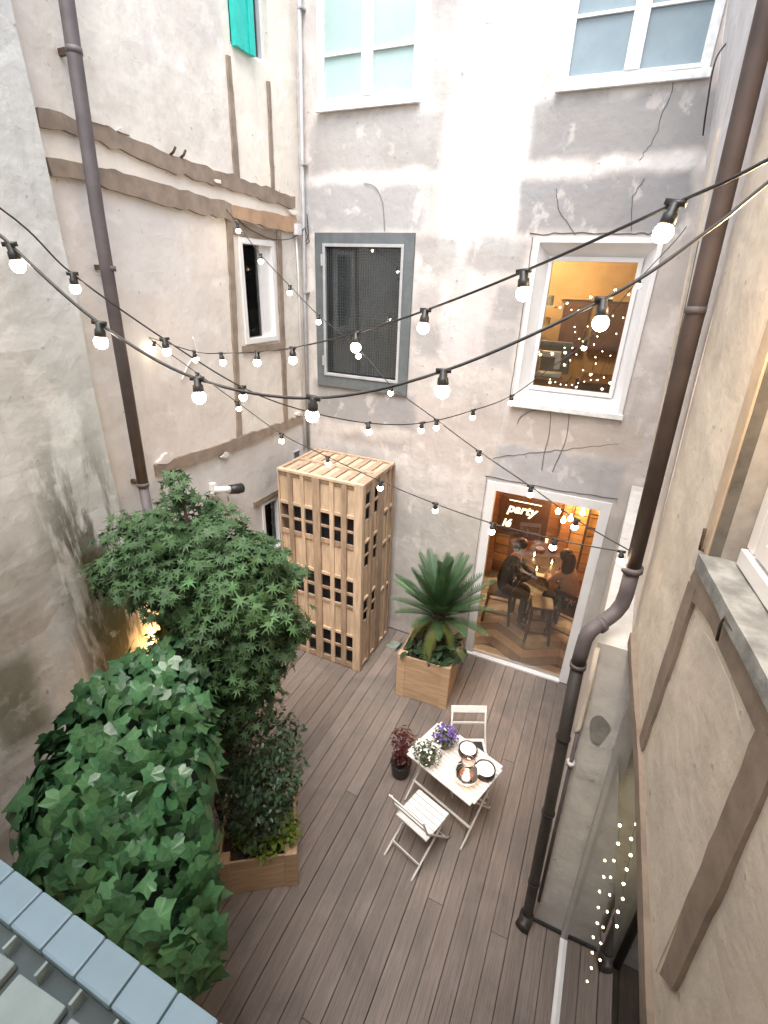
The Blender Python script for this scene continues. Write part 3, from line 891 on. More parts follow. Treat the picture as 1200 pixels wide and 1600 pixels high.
# near wall: sheared plane
N0 = Vector((0.45, 3.0)); D2 = Vector((0.1296, -0.9916))
NN = Vector((-0.9916, -0.1296))     # towards the courtyard
def nw(s, z, off=0.0):
    p = N0 + D2 * s + NN * off
    return (p.x - K * (z - 3.3), p.y, z)
def low(s):
    return interp([(-0.3, 3.29), (0.22, 3.08), (0.75, 2.88), (1.62, 2.38), (2.4, 2.15), (3.4, 2.05)], s)
HS0, HS1, HZ0, HZ1 = 0.79, 2.2, 4.20, 6.2
mb = MB()
sl_ = [-0.02, .1, .22, .4, .6, .79, .95, 1.15, 1.4, 1.62, 1.9, 2.2, 2.6, 3.0, 3.38]
zl_ = [None, 3.15, 3.4, 3.7, 3.95, 4.20, 4.5, 4.8, 5.2, 5.6, 6.2, 6.8, 7.6, 8.4, 9.2]
idx = {}
def nv_(i, j):
    if (i, j) not in idx:
        s = sl_[i]; z = zl_[j] if j else low(s)
        idx[(i, j)] = len(mb.v); mb.v.append(nw(s, z, 0.010 * noise.noise(Vector((s * 2, z * 2, 4)))))
    return idx[(i, j)]
for i in range(len(sl_) - 1):
    for j in range(len(zl_) - 1):
        if j >= 1 and HS0 <= sl_[i] < HS1 and HZ0 <= zl_[j] < HZ1: continue
        mb.f.append((nv_(i, j), nv_(i + 1, j), nv_(i + 1, j + 1), nv_(i, j + 1)))
# underside and back
for i in range(len(sl_) - 1):
    s0, s1 = sl_[i], sl_[i + 1]
    mb.add([nw(s0, low(s0)), nw(s1, low(s1)), nw(s1, low(s1), -0.9), nw(s0, low(s0), -0.9)], [(0, 1, 2, 3)])
# reveal faces of the opening
mb2 = MB()
mb2.add([nw(HS0, HZ0, 0), nw(HS0, HZ1, 0), nw(HS0, HZ1, -0.045), nw(HS0, HZ0, -0.045)], [(0, 1, 2, 3)])
mb2.add([nw(HS0, HZ1, 0), nw(HS1, HZ1, 0), nw(HS1, HZ1, -0.34), nw(HS0, HZ1, -0.20)], [(0, 1, 2, 3)])
mb2.add([nw(HS1, HZ0, 0), nw(HS1, HZ1, 0), nw(HS1, HZ1, -0.34), nw(HS1, HZ0, -0.34)], [(0, 1, 2, 3)])
mb3 = MB()
mb3.add([nw(HS0, HZ0, -0.045), nw(HS0, HZ1, -0.045), nw(HS0 + 0.035, HZ1, -0.14), nw(HS0 + 0.035, HZ0, -0.14)], [(0, 1, 2, 3)])
mb.add([nw(-0.02, 3.2, 0), nw(-0.02, 9.2, 0), nw(-0.02, 9.2, -0.8), nw(-0.02, 3.2, -0.8)], [(0, 1, 2, 3)])
mb.add([nw(-0.02, 9.2, 0), nw(3.38, 9.2, 0), nw(3.38, 9.2, -0.8), nw(-0.02, 9.2, -0.8)], [(0, 1, 2, 3)])
mb.add([nw(-0.02, 9.2, -0.9), nw(3.38, 9.2, -0.9), nw(3.38, 2.0, -0.9), nw(-0.02, 2.0, -0.9)], [(0, 1, 2, 3)])
part('near_wall', mb, M['near'], rb, world=True, label='cream rendered upper wall beside the viewer')
part('jamb', mb2, M['jamb'], rb, world=True)
part('inner_jamb', mb3, M['jamb_light'], rb, world=True)
def nslab(poly, off0, off1):
    q = MB(); n = len(poly)
    q.v = [nw(s, z, off0) for s, z in poly] + [nw(s, z, off1) for s, z in poly]
    q.f = [tuple(range(n)), tuple(reversed(range(n, 2 * n)))] + [(i, n + i, n + (i + 1) % n, (i + 1) % n) for i in range(n)]
    return q
part('timber_strip', nslab(wavy([(0.665, 3.0), (0.745, 3.0), (0.785, 3.55), (0.80, 4.04), (0.70, 4.02), (0.665, 3.5)], amp=0.01, seed=21), -0.03, 0.016), M['trim'], rb, world=True)
part('timber_strip', nslab(wavy([(1.60, 2.72), (1.70, 2.85), (1.70, 4.05), (1.56, 4.05), (1.57, 3.2)], amp=0.01, seed=22), -0.03, 0.018), M['trim'], rb, world=True)
part('timber_strip', nslab(wavy([(0.70, 4.04), (0.80, 3.98), (0.95, 4.02), (1.55, 4.01), (2.4, 4.01), (2.4, 4.13), (0.74, 4.14)], amp=0.01, seed=23), -0.03, 0.014), M['trim'], rb, world=True)
part('timber_strip', nslab(wavy([(0.05, 3.16), (0.25, 3.07), (0.75, 2.88), (1.62, 2.40), (2.4, 2.17), (2.4, 2.27), (1.62, 2.52), (0.78, 2.97), (0.25, 3.15), (0.05, 3.25)], amp=0.008, seed=24), -0.03, 0.03), M['trim'], rb, world=True)
part('rendered_panel', nslab(wavy([(0.80, 3.05), (1.54, 2.62), (1.55, 3.9), (1.3, 3.97), (0.98, 3.96), (0.86, 3.85)], amp=0.01, seed=25), -0.03, 0.003), M['near'], rb, world=True)
part('trim_edge', nslab([(0.70, 4.2), (0.785, 4.2), (0.785, 6.2), (0.70, 6.2)], -0.03, 0.008), M['ochre'], rb, world=True)  # ochre strip puts the warm glow beside the window into its colour
sill = part('window_sill', nslab(wavy([(0.78, 4.135), (2.3, 4.135), (2.3, 4.20), (0.78, 4.20)], amp=0.006, seed=26), -0.34, 0.035), M['stone'], rb, world=True, label='rough grey stone sill at the right edge')
nwf = MB()
nwf = nslab([(0.84, 4.21), (2.2, 4.21), (2.2, 4.28), (0.84, 4.28)], -0.20, -0.085)
wfr = part('window', nwf, M['pvc'], rb, world=True, bevel=0.004)
part('frame_post', nslab([(0.835, 4.285), (0.90, 4.285), (0.90, 6.18), (0.83, 6.18)], -0.20, -0.105), M['pvc'], wfr, world=True, bevel=0.004)
part('sash', nslab([(0.93, 4.30), (0.99, 4.30), (0.99, 6.15), (0.93, 6.15)], -0.17, -0.10), M['pvc'], wfr, world=True)
part('sash', nslab([(0.99, 4.30), (2.2, 4.30), (2.2, 4.37), (0.99, 4.37)], -0.17, -0.10), M['pvc'], wfr, world=True)
part('pane', nslab([(0.99, 4.37), (2.2, 4.37), (2.2, 6.15), (0.99, 6.15)], -0.15, -0.145), M['glass'], wfr, world=True)
part('blind', nslab([(0.9, 4.3), (2.2, 4.3), (2.2, 6.19), (0.9, 6.19)], -0.26, -0.25), M['curtain_b'], wfr, world=True)
part('iron_hook', MB().tube([nw(1.27, 4.16, 0.03), nw(1.19, 4.16, 0.035), nw(1.175, 4.12, 0.035), nw(1.175, 4.05, 0.03)], 0.006, 6), M['rust'], rb, world=True, smooth=True)
part('iron_hook', MB().tube([nw(0.745, 4.20, 0.0), nw(0.74, 4.20, 0.02), nw(0.745, 4.30, 0.025)], 0.008, 6), M['rust'], rb, world=True, smooth=True)

# right rain pipe, in three runs
rp = thing('right_rain_pipe', 'dark brown rain pipe on the right with a sideways offset above the grey block', 'rain pipe', (0.3, 3.05, 0))
up = [(0.145, 3.04, 9.0), (0.256, 3.04, 6.25), (0.30, 3.04, 5.16), (0.353, 3.04, 3.62)]
part('upper_pipe', MB().tube(up, 0.045, 18), M['pipe_brown'], rp, world=True, smooth=True)
el = [(0.353, 3.04, 3.62), (0.357, 3.04, 3.46), (0.35, 3.03, 3.38), (0.325, 3.01, 3.32), (0.29, 2.97, 3.29), (0.235, 2.89, 3.27), (0.20, 2.85, 3.24), (0.182, 2.84, 3.18), (0.18, 2.84, 3.08), (0.178, 2.84, 2.98)]
part('offset_elbow', MB().tube(el, 0.046, 18), M['pipe_grey'], rp, world=True, smooth=True)
lo = [(0.178, 2.84, 3.0), (0.24, 2.84, 1.5), (0.292, 2.84, 0.20), (0.292, 2.84, 0.13)]
part('lower_pipe', MB().tube(lo, 0.043, 18), M['pipe_black'], rp, world=True, smooth=True)
part('foot', MB().tube([(0.292, 2.84, 0.15), (0.290, 2.82, 0.06), (0.27, 2.76, 0.06)], 0.06, 14), M['pipe_black'], rp, world=True, smooth=True)
for p, nxt, r_ in ((Vector((0.353, 3.04, 3.62)), Vector((0.35, 3.04, 3.65)), 0.062), (Vector((0.30, 3.04, 5.10)), Vector((0.299, 3.04, 5.14)), 0.049), (Vector((0.18, 2.84, 2.98)), Vector((0.181, 2.84, 2.94)), 0.052), (Vector((0.26, 2.91, 3.275)), Vector((0.245, 2.89, 3.27)), 0.051)):
    part('collar', MB().tube([p, p + (nxt - p).normalized() * 0.035], r_, 18), M['pipe_grey'], rp, world=True, smooth=True)
for z, x in ((2.3, 0.205), (1.5, 0.24), (0.6, 0.276)):
    part('bracket', MB().tube([(x, 2.84, z), (x, 2.84, z + 0.018)], 0.051, 16), M['blackp'], rp, world=True)
cp = thing('cream_conduit', 'short cream conduit beside the right rain pipe on the grey block', 'conduit', (0.33, 2.88, 2.2))
part('conduit', MB().tube([(0.267, 2.885, 3.10), (0.285, 2.885, 2.75), (0.297, 2.885, 2.40), (0.27, 2.875, 2.36)], 0.016, 10), M['near'], cp, world=True, smooth=True)
part('thin_pipe', MB().tube([(0.29, 2.87, 2.36), (0.32, 2.87, 1.4), (0.355, 2.87, 0.35)], 0.014, 8), M['pipe_grey'], cp, world=True, smooth=True)
part('clip', MB().tube([(0.297, 2.87, 2.08), (0.298, 2.87, 2.05)], 0.03, 10), M['conduit'], cp, world=True, smooth=True)
bb2 = part('base_gasket', MB().tube([(0.355, 2.895, 0.02), (0.60, 2.895, 0.02), (0.62, 2.895, 0.02)], 0.017, 6), M['blackp'], rb, world=True)

# glazed ground floor front under the overhang
gd = thing('glazed_front', 'ground floor glass front with a white bottom rail under the right overhang', 'glass door', (0.65, 1.4, 0))
part('bottom_rail', MB().box(0.595, 0.692, -0.34, 2.85, 0.003, 0.035), M['pvc'], gd, world=True, bevel=0.004)
part('track', MB().box(0.64, 0.646, -0.34, 2.85, 0.036, 0.040), M['lightgrey'], gd, world=True)
jm = MB()
jm.add([(0.60 , 2.855, 0.02), (0.70, 2.855, 0.02), (0.70, 2.905, 0.02), (0.60, 2.905, 0.02), (0.52, 2.855, 2.9), (0.62, 2.855, 2.9), (0.62, 2.905, 2.9), (0.52, 2.905, 2.9)],
       [(0, 3, 2, 1), (4, 5, 6, 7), (0, 1, 5, 4), (1, 2, 6, 5), (2, 3, 7, 6), (3, 0, 4, 7)])
M['jambw'] = plain('grey_white_post', (0.52, 0.51, 0.48), 0.6, 0.06, 6)
part('post', jm, M['jambw'], gd, world=True)
part('pane', MB().add([(0.625, -0.34, 0.036), (0.625, 2.85, 0.036), (0.565, 2.85, 2.35), (0.565, -0.34, 2.35)], [(0, 1, 2, 3)]), M['glass_green'], gd, world=True)
rw = part('inner_wall', MB().box(1.62, 1.75, -0.35, 2.9, 0, 3.2), M['block'], rb, world=True)
part('inner_pipe', MB().tube([(1.05, 2.84, 0.05), (1.05, 2.84, 2.8)], 0.032, 10), M['pipe_black'], rb, world=True, smooth=True)  # added dark tube in place of the rain pipe's reflection in the glass

# fairy light reflections in the glass, built as bulb strings behind it
def fairy(pts_list, name, label, loc, r=0.0095, group='fairy light strings'):
    f = thing(name, label, 'fairy lights', loc, group=group)
    bm_ = MB().lathe([(0.002, -r * 1.1), (r * 0.8, -r * 0.5), (r, 0), (r * 0.8, r * 0.6), (0.002, r * 1.1)], n=7)
    bulbme = mesh_of(bm_, 'fairy_bulb', M['fairy'], True)
    for pts in pts_list:
        part('string', MB().tube(pts, 0.002, 4), M['wire'], f, world=True)
        for p in pts:
            inst('bulb', bulbme, f, Matrix.Translation(Vector(p) - Vector(loc)))
    return f
PT = [[(0.62 + 0.013 * k + 0.008 * math.sin(k * 2.1), 2.50 - 0.03 * k, 1.72 - 0.12 * k) for k in range(9)],
      [(0.67 + 0.014 * k + 0.008 * math.sin(k * 1.7), 2.66 - 0.03 * k, 1.90 - 0.14 * k) for k in range(9)],
      [(0.75 + 0.012 * k + 0.008 * math.sin(k * 2.4), 2.72 - 0.02 * k, 2.05 - 0.13 * k) for k in range(9)]]
for i_, q in enumerate(PT):
    fairy([q], 'fairy_light_string', ['hanging fairy light string closest to the white rail behind the right glass front',
          'hanging fairy light string in the middle behind the right glass front',
          'hanging fairy light string farthest from the rail behind the right glass front'][i_], q[0])

# ------------------------------------------------------------------ camera side facade
solo('viewer_facade', MB().box(-4.3, 1.3, -0.75, -0.40, 0, 6.9), M['near'], 'rendered wall of the viewer side of the courtyard', 'wall', (-1.5, -0.55, 0))
lg = thing('tiled_ledge', 'pale blue tiled ledge at the lower left corner, closest to the viewer', 'ledge', (-1.5, 0.0, 3.9))
part('base', MB().box(-3.2, 0.4, -0.40, 0.255, 3.90, 3.962), M['ledge_dark'], lg, world=True)
x = -2.9
tm = MB().box(-0.0463, 0.0463, -0.035, 0.036, -0.012, 0.012)
tile_me = mesh_of(tm, 'tile', M['ledge_tile'], False, 0.006)
fin_me = mesh_of(MB().box(-0.003, 0.003, -0.024, 0.0, -0.03, 0.012), 'fin', M['ledge_pale'])
xs0 = -0.875 + 0.0477
k = -22
while True:
    x = xs0 + k * 0.0953
    if x > 0.35: break
    inst('tile', tile_me, lg, Matrix.Translation((x + 1.5, 0.233, 0.088 + random.uniform(-0.001, 0.001))))
    inst('fin', fin_me, lg, Matrix.Translation((x + 1.5 - 0.02, 0.194, 0.085)))
    k += 1
for j in range(4):
    for k in range(22):
        x = -2.9 + k * 0.145
        q = MB().box(-0.062, 0.062, -0.066, 0.066, -0.01, 0.01, Matrix.Rotation(0, 4, 'Z'))
        if j == 0 and k == 0: pale = mesh_of(q, 'tile', M['ledge_pale'], False, 0.005)
        inst('tile', pale, lg, Matrix.Translation((x + 1.5 + (j % 2) * 0.07, 0.10 - j * 0.14, 0.075)) @ Matrix.Rotation(0.05, 4, 'Z'))

# ------------------------------------------------------------------ rooms behind the back wall
def room(name, label, x0, x1, y0, y1, z0, z1, mats, back_part=True):
    r_ = thing(name, label, 'room', ((x0 + x1) / 2, (y0 + y1) / 2, z0))
    part('floor', MB().box(x0, x1, y0, y1, z0 - 0.1, z0 - 0.012), mats[0], r_, world=True)
    part('ceiling', MB().box(x0, x1, y0, y1, z1, z1 + 0.1), mats[1], r_, world=True)
    part('back_wall', MB().box(x0, x1, y1, y1 + 0.1, z0 - 0.1, z1 + 0.1), mats[2], r_, world=True)
    part('side_wall', MB().box(x0 - 0.1, x0, y0, y1 + 0.1, z0 - 0.1, z1 + 0.1), mats[3], r_, world=True)
    part('side_wall', MB().box(x1, x1 + 0.1, y0, y1 + 0.1, z0 - 0.1, z1 + 0.1), mats[3], r_, world=True)
    return r_
M['r_wood'] = plain('room_timber', (0.30, 0.13, 0.055), 0.55, 0.25, 6, stretch=(0.4, 1, 4), bmp=0.2, rnd=0.15)
M['r_plank'] = plain('room_plank', (0.60, 0.34, 0.15), 0.55, 0.2, 5, stretch=(0.4, 1, 4), bmp=0.2, rnd=0.15)
M['r_ceil'] = plain('room_ceiling', (0.55, 0.42, 0.30), 0.8, 0.1, 3)
M['r_floor'] = plain('grout', (0.10, 0.09, 0.085), 0.5, 0.1, 5)
M['r_tile_a'] = plain('chevron_light', (0.72, 0.80, 0.88), 0.45, 0.1, 8, rnd=0.12)
M['r_tile_b'] = plain('chevron_dark', (0.40, 0.44, 0.49), 0.45, 0.1, 8, rnd=0.12)
M['r_dark'] = plain('dark_wood', (0.055, 0.035, 0.028), 0.4, 0.2, 8)
M['r_board'] = plain('chalkboard', (0.07, 0.03, 0.02), 0.7, 0.2, 6)
bar = room('bar_room', 'warm lit bar room seen through the glazed door', -2.0, 1.3, 6.411, 8.75, 0.0, 2.95,
           [M['r_floor'], M['r_ceil'], M['r_wood'], M['r_wood']])
# chevron floor
PW, PH = 0.52, 0.20
chev = {}
for up_ in (0, 1):
    for m_ in ('r_tile_a', 'r_tile_b'):
        sgn = 0.30 if up_ else -0.30
        q = MB().prism([(0.002, 0.002 if sgn > 0 else 0.002 - sgn), (PW - 0.002, 0.002 + max(sgn, 0) if sgn > 0 else 0.002), (PW - 0.002, (PH - 0.002) + (sgn if sgn > 0 else 0)), (0.002, (PH - 0.002) + (0 if sgn > 0 else -sgn))], -0.012, 0.0, 'z')
        chev[(up_, m_)] = mesh_of(q, 'tile', M[m_])
for ci in range(6):
    for ri in range(12):
        m_ = 'r_tile_a' if ri % 2 == 0 else 'r_tile_b'
        xx_ = -1.95 + ci * PW; yy = 6.12 + ri * PH - 0.15
        if yy < 6.12: 
            continue
        inst('tile', chev[(ci % 2, m_)], bar, Matrix.Translation(Vector((xx_, yy, -0.0005)) - bar.location))
# threshold floor slab inside the wall thickness
part('threshold', MB().box(-1.21, 0.30, 6.19, 6.41, -0.05, -0.012), M['r_tile_a'], bar, world=True)
# light timber planks at right of the back wall, and at left low
for k in range(9):
    z = 0.25 + k * 0.185
    part('plank', MB().box(-0.12, 1.28, 8.70, 8.748, z, z + 0.165), M['r_plank'], bar, world=True)
    if k < 6:
        part('plank', MB().box(-1.98, -1.18, 8.70, 8.748, z, z + 0.165), M['r_plank'], bar, world=True)
part('timber_post', MB().box(-1.62, -1.42, 8.50, 8.69, 0, 2.94), M['r_wood'], bar, world=True)
part('timber_post', MB().box(-0.30, -0.14, 8.55, 8.69, 0, 2.94), M['r_wood'], bar, world=True)
ms = part('metal_shelf', MB().box(0.10, 0.14, 8.60, 8.64, 0.2, 2.2), M['r_dark'], bar, world=True)
for z in (1.35, 1.62):
    part('shelf_rail', MB().box(0.14, 0.6, 8.60, 8.63, z, z + 0.025), M['r_dark'], bar, world=True)
# board with script
sb = thing('script_sign', 'dark red board with glowing script lettering inside the bar', 'sign', (-1.0, 8.5, 1.2))
part('board', MB().box(-1.40, -0.52, 8.47, 8.50, 0.95, 1.86), M['r_board'], sb, world=True, bevel=0.004)
def text_mesh(txt, size):
    cu = bpy.data.curves.new('t', 'FONT'); cu.body = txt; cu.size = size; cu.extrude = 0.004; cu.offset = 0.006
    cu.shear = 0.25; cu.resolution_u = 3
    to = bpy.data.objects.new('t', cu); COL.objects.link(to)
    bpy.context.view_layer.update()
    me = bpy.data.meshes.new_from_object(to.evaluated_get(bpy.context.evaluated_depsgraph_get()))
    bpy.data.objects.remove(to)
    return me
for txt, size, x_, z_ in (('party', 0.24, -1.26, 1.44), ('ié', 0.22, -1.32, 1.14)):
    me = text_mesh(txt, size); me.materials.clear(); me.materials.append(M['sign'])
    o = bpy.data.objects.new('lettering', me); COL.objects.link(o); o.parent = sb
    o.location = Vector((x_, 8.463, z_)) - sb.location; o.rotation_euler = (R(90), 0, 0)
part('underline', MB().box(-1.25, -0.68, 8.462, 8.468, 1.66, 1.675), M['sign'], sb, world=True)
# table
bt = thing('bar_table', 'dark wooden table with glasses behind the glazed door', 'table', (-0.42, 7.75, 0))
part('tabletop', MB().box(-0.82, 0.0, 7.45, 8.25, 0.80, 0.84), M['r_dark'], bt, world=True, bevel=0.006)
for (a, b) in ((-0.76, 7.52), (-0.06, 7.52), (-0.76, 8.18), (-0.06, 8.18)):
    part('leg', MB().box(a - 0.025, a + 0.025, b - 0.025, b + 0.025, 0.0, 0.80), M['r_dark'], bt, world=True)
def tumbler(x, y, lab, mat='flame', h=0.12):
    t = thing('candle_glass', lab, 'candle glass', (x, y, 0.84), group='lit glasses on the bar table')
    part('glass', MB().lathe([(0.025, 0.0), (0.035, 0.01), (0.04, h)], n=12), M['glass'], t, smooth=True)
    part('flame', MB().lathe([(0.002, 0.02), (0.012, 0.035), (0.004, 0.07)], n=8), M[mat], t, smooth=True)
    return t
tumbler(-0.12, 7.56, 'tall lit candle glass at the near right corner of the bar table', h=0.2)
tumbler(-0.50, 7.60, 'lit candle glass at the near edge of the bar table in front of the man')
tumbler(-0.30, 7.95, 'lit candle glass in the middle of the bar table')
tumbler(-0.62, 8.08, 'lit candle glass at the far side of the bar table')
solo('menu_card', MB().box(-0.60, -0.36, 7.46, 7.56, 0.841, 0.849), M['near'], 'cream menu card on the near edge of the bar table', 'menu', (-0.48, 7.5, 0.841), bevel=0.001)
for i_, (x, y, z) in enumerate(((-0.38, 8.2, 1.74), (-0.16, 8.1, 1.70), (0.0, 8.25, 1.78), (-0.27, 8.3, 1.55))):
    pl = thing('pendant_bulb', ['leftmost', 'second', 'rightmost', 'lowest'][i_] + ' warm pendant bulb hanging over the bar table', 'pendant lamp', (x, y, 2.95), group='pendant bulbs in the bar')
    part('cord', MB().tube([(x, y, 2.949), (x, y, z + 0.08)], 0.004, 5), M['cable'], pl, world=True)
    b_ = part('bulb', MB().lathe([(0.012, 0.08), (0.02, 0.05), (0.045, 0.0), (0.03, -0.04), (0.003, -0.05)], c=(x, y, z), n=12), emit('amber_bulb', (1, 0.7, 0.35), 14.0), pl, world=True, smooth=True)
def stool(x, y, rz, label, back=False, h=0.62, w_=0.2):
    t = thing('bar_stool', label, 'stool', (x, y, 0), rz, group='dark stools in the bar room')
    part('seat', MB().box(-w_, w_, -w_, w_, h - 0.03, h + 0.02), M['r_dark'], t, bevel=0.01)
    for sx_ in (-1, 1):
        for sy in (-1, 1):
            part('leg', MB().bar((sx_ * w_ * 1.1, sy * w_ * 1.1, 0), (sx_ * w_ * 0.85, sy * w_ * 0.85, h - 0.03), 0.032, 0.032), M['r_dark'], t)
    for sy in (-1, 1):
        part('rung', MB().bar((-w_ * 1.02, sy * w_ * 1.02, 0.2), (w_ * 1.02, sy * w_ * 1.02, 0.2), 0.018, 0.018), M['r_dark'], t)
    if back:
        part('top_rail', MB().box(-w_, w_, -w_ - 0.03, -w_, h + 0.30, h + 0.38), M['r_dark'], t, bevel=0.01)
        for k in range(6):
            xk = -w_ + 0.03 + k * (2 * w_ - 0.06) / 5
            part('spindle', MB().bar((xk, -w_ - 0.01, h), (xk, -w_ - 0.015, h + 0.3), 0.014, 0.014), M['r_dark'], t)
    return t
stool(-0.28, 6.98, 0.2, 'dark empty stool nearest to the glazed door', h=0.66, w_=0.17)
stool(0.12, 7.22, -0.3, 'dark spindle backed stool under the woman in the bar', True, h=0.56)
stool(-0.98, 7.22, 0.1, 'dark stool under the man in the bar', h=0.56)

def person(label, joints, edges, radii, root, zone, mats, hairspec, loc):
    me = bpy.data.meshes.new('body')
    me.from_pydata([Vector(j) for j in joints], edges, [])
    o = bpy.data.objects.new('tmp', me); COL.objects.link(o)
    md = o.modifiers.new('s', 'SKIN'); o.modifiers.new('ss', 'SUBSURF').levels = 2
    for i_, r_ in enumerate(radii):
        o.data.skin_vertices[0].data[i_].radius = r_ if isinstance(r_, tuple) else (r_, r_)
        o.data.skin_vertices[0].data[i_].use_root = (i_ == root)
    bpy.context.view_layer.update()
    m2 = bpy.data.meshes.new_from_object(o.evaluated_get(bpy.context.evaluated_depsgraph_get()))
    bpy.data.objects.remove(o)
    m2.materials.clear()
    for mm in mats: m2.materials.append(mm)
    js = [Vector(j) for j in joints]
    for p in m2.polygons:
        c = p.center
        best = min(range(len(edges)), key=lambda e: seg_d(c, js[edges[e][0]], js[edges[e][1]]))
        p.material_index = zone[best]; p.use_smooth = True
    t = thing('person', label, 'person', loc)
    b_ = bpy.data.objects.new('body', m2); COL.objects.link(b_); b_.parent = t
    hm = MB()
    for (c, r3, n_) in hairspec:
        pr = []
        for k in range(9):
            a = math.pi * k / 8
            pr.append((max(0.003, math.sin(a)) , math.cos(a)))
        mt = Matrix.Translation(c) @ Matrix.Diagonal((*r3, 1))
        hm.lathe(pr, n=14, mat=mt)
    h = part('hair', hm, M['hair'], t, smooth=True)
    return t
def seg_d(p, a, b):
    ab = b - a
    t = max(0, min(1, (p - a).dot(ab) / max(1e-9, ab.dot(ab))))
    return (p - (a + ab * t)).length
M['hair'] = plain('dark_hair', (0.03, 0.02, 0.016), 0.5, 0.2, 30)
M['skin'] = plain('skin', (0.55, 0.33, 0.24), 0.55, 0.05, 10, bmp=0)
M['jacket'] = plain('black_jacket', (0.022, 0.021, 0.024), 0.8, 0.2, 14)
M['jeans'] = plain('dark_trousers', (0.035, 0.035, 0.04), 0.85, 0.2, 14)
M['knit'] = plain('taupe_sweater', (0.42, 0.30, 0.25), 0.9, 0.1, 18)
#           0 pelvis   1 waist      2 chest      3 neckbase   4 neck     5 head low  6 head top
def figure(lean, arm_r, arm_l, turn=1):
    j = [(0, 0, 0.66), (0.02 * lean, 0.03, 0.82), (0.10 * lean, 0.06, 1.03), (0.15 * lean, 0.08, 1.17), (0.18 * lean, 0.09, 1.24), (0.21 * lean, 0.10, 1.31), (0.22 * lean, 0.10, 1.43),
         (0.15 * lean, 0.08 - 0.17, 1.13), arm_r[0], arm_r[1], (0.15 * lean, 0.08 + 0.17, 1.13), arm_l[0], arm_l[1],
         (0.04 * lean, -0.10, 0.64), (0.42 * turn, -0.12, 0.62), (0.40 * turn, -0.12, 0.12), (0.52 * turn, -0.12, 0.06),
         (0.04 * lean, 0.10, 0.64), (0.42 * turn, 0.13, 0.62), (0.36 * turn, 0.13, 0.12), (0.48 * turn, 0.13, 0.06)]
    e = [(0, 1), (1, 2), (2, 3), (3, 4), (4, 5), (5, 6), (3, 7), (7, 8), (8, 9), (3, 10), (10, 11), (11, 12), (0, 13), (13, 14), (14, 15), (15, 16), (0, 17), (17, 18), (18, 19), (19, 20)]
    r_ = [(0.13, 0.16), (0.11, 0.15), (0.12, 0.17), (0.07, 0.11), 0.052, 0.072, 0.085, 0.062, 0.048, 0.035, 0.062, 0.048, 0.035, 0.10, 0.075, 0.05, 0.042, 0.10, 0.075, 0.05, 0.042]
    z = [1, 1, 1, 0, 0, 0, 1, 1, 1, 1, 1, 1, 2, 2, 2, 3, 2, 2, 2, 3]
    return j, e, r_, z
j, e, r_, z_ = figure(1, ((0.34, -0.18, 0.93), (0.50, -0.02, 1.05)), ((0.32, 0.26, 0.92), (0.50, 0.10, 0.92)))
pm = person('person in a black jacket with short dark hair seated left of the bar table', j, e, r_, 0, z_, [M['skin'], M['jacket'], M['jeans'], M['r_dark']],
            [((0.20, 0.10, 1.44), (0.10, 0.098, 0.10), 0), ((0.15, 0.10, 1.38), (0.075, 0.092, 0.10), 0)], (-0.98, 7.22, 0))
j, e, r_, z_ = figure(1, ((0.30, -0.16, 0.93), (0.46, 0.0, 0.95)), ((0.30, 0.24, 0.92), (0.46, 0.10, 0.95)))
pw = person('person with long dark hair in a taupe sweater seated right of the bar table', j, e, r_, 0, z_, [M['skin'], M['knit'], M['jeans'], M['r_dark']],
            [((0.20, 0.10, 1.44), (0.105, 0.10, 0.105), 0), ((0.12, 0.10, 1.30), (0.085, 0.12, 0.22), 0)], (0.13, 7.22, 0))
pw.rotation_euler = (0, 0, R(140))

def pt(name, loc, energy, col, rad=0.12):
    l = bpy.data.lights.new(name, 'POINT'); l.energy = energy; l.color = col; l.shadow_soft_size = rad
    o = bpy.data.objects.new(name, l); COL.objects.link(o); o.location = loc
    return o
pt('bar_lamp', (-0.1, 8.35, 2.1), 42, (1, 0.55, 0.24), 0.2)
pt('bar_lamp', (-1.0, 8.2, 2.3), 24, (1, 0.55, 0.25), 0.2)

# sewing room upstairs
M['s_wall'] = plain('ochre_wall', (0.62, 0.44, 0.24), 0.8, 0.1, 3)
M['s_floor'] = plain('dark_teal_floor', (0.05, 0.065, 0.06), 0.5, 0.2, 3)
sr = room('sewing_room', 'ochre lit workroom behind the window above the glazed door', -1.9, 0.7, 6.411, 9.0, 3.25, 5.9,
          [M['s_floor'], M['s_wall'], M['s_wall'], M['s_wall']])
M['s_dark'] = plain('brown_cupboard', (0.16, 0.08, 0.05), 0.6, 0.2, 5)
part('cupboard_door', MB().box(-0.95, -0.55, 8.94, 8.995, 4.2, 5.0), M['s_dark'], sr, world=True, bevel=0.004)
part('cupboard_door', MB().box(-0.47, 0.25, 8.94, 8.995, 4.2, 5.0), M['s_dark'], sr, world=True, bevel=0.004)
part('beam', MB().box(-1.0, 0.69, 8.90, 8.99, 5.02, 5.06), M['s_wall'], sr, world=True)
part('low_cupboard', MB().box(-0.45, 0.69, 7.9, 8.85, 3.25, 3.95), M['s_dark'], sr, world=True)
for z in (4.35, 4.62, 4.9):
    sh = part('shelf', MB().box(-1.60, -1.00, 8.2, 8.5, z, z + 0.03), M['near'], sr, world=True)
M['tins'] = plain('shelf_tins', (0.5, 0.4, 0.3), 0.5, 0.3, 3, rnd=0.4)
M['tin_b'] = plain('dark_tins', (0.12, 0.13, 0.12), 0.5, 0.3, 3, rnd=0.4)
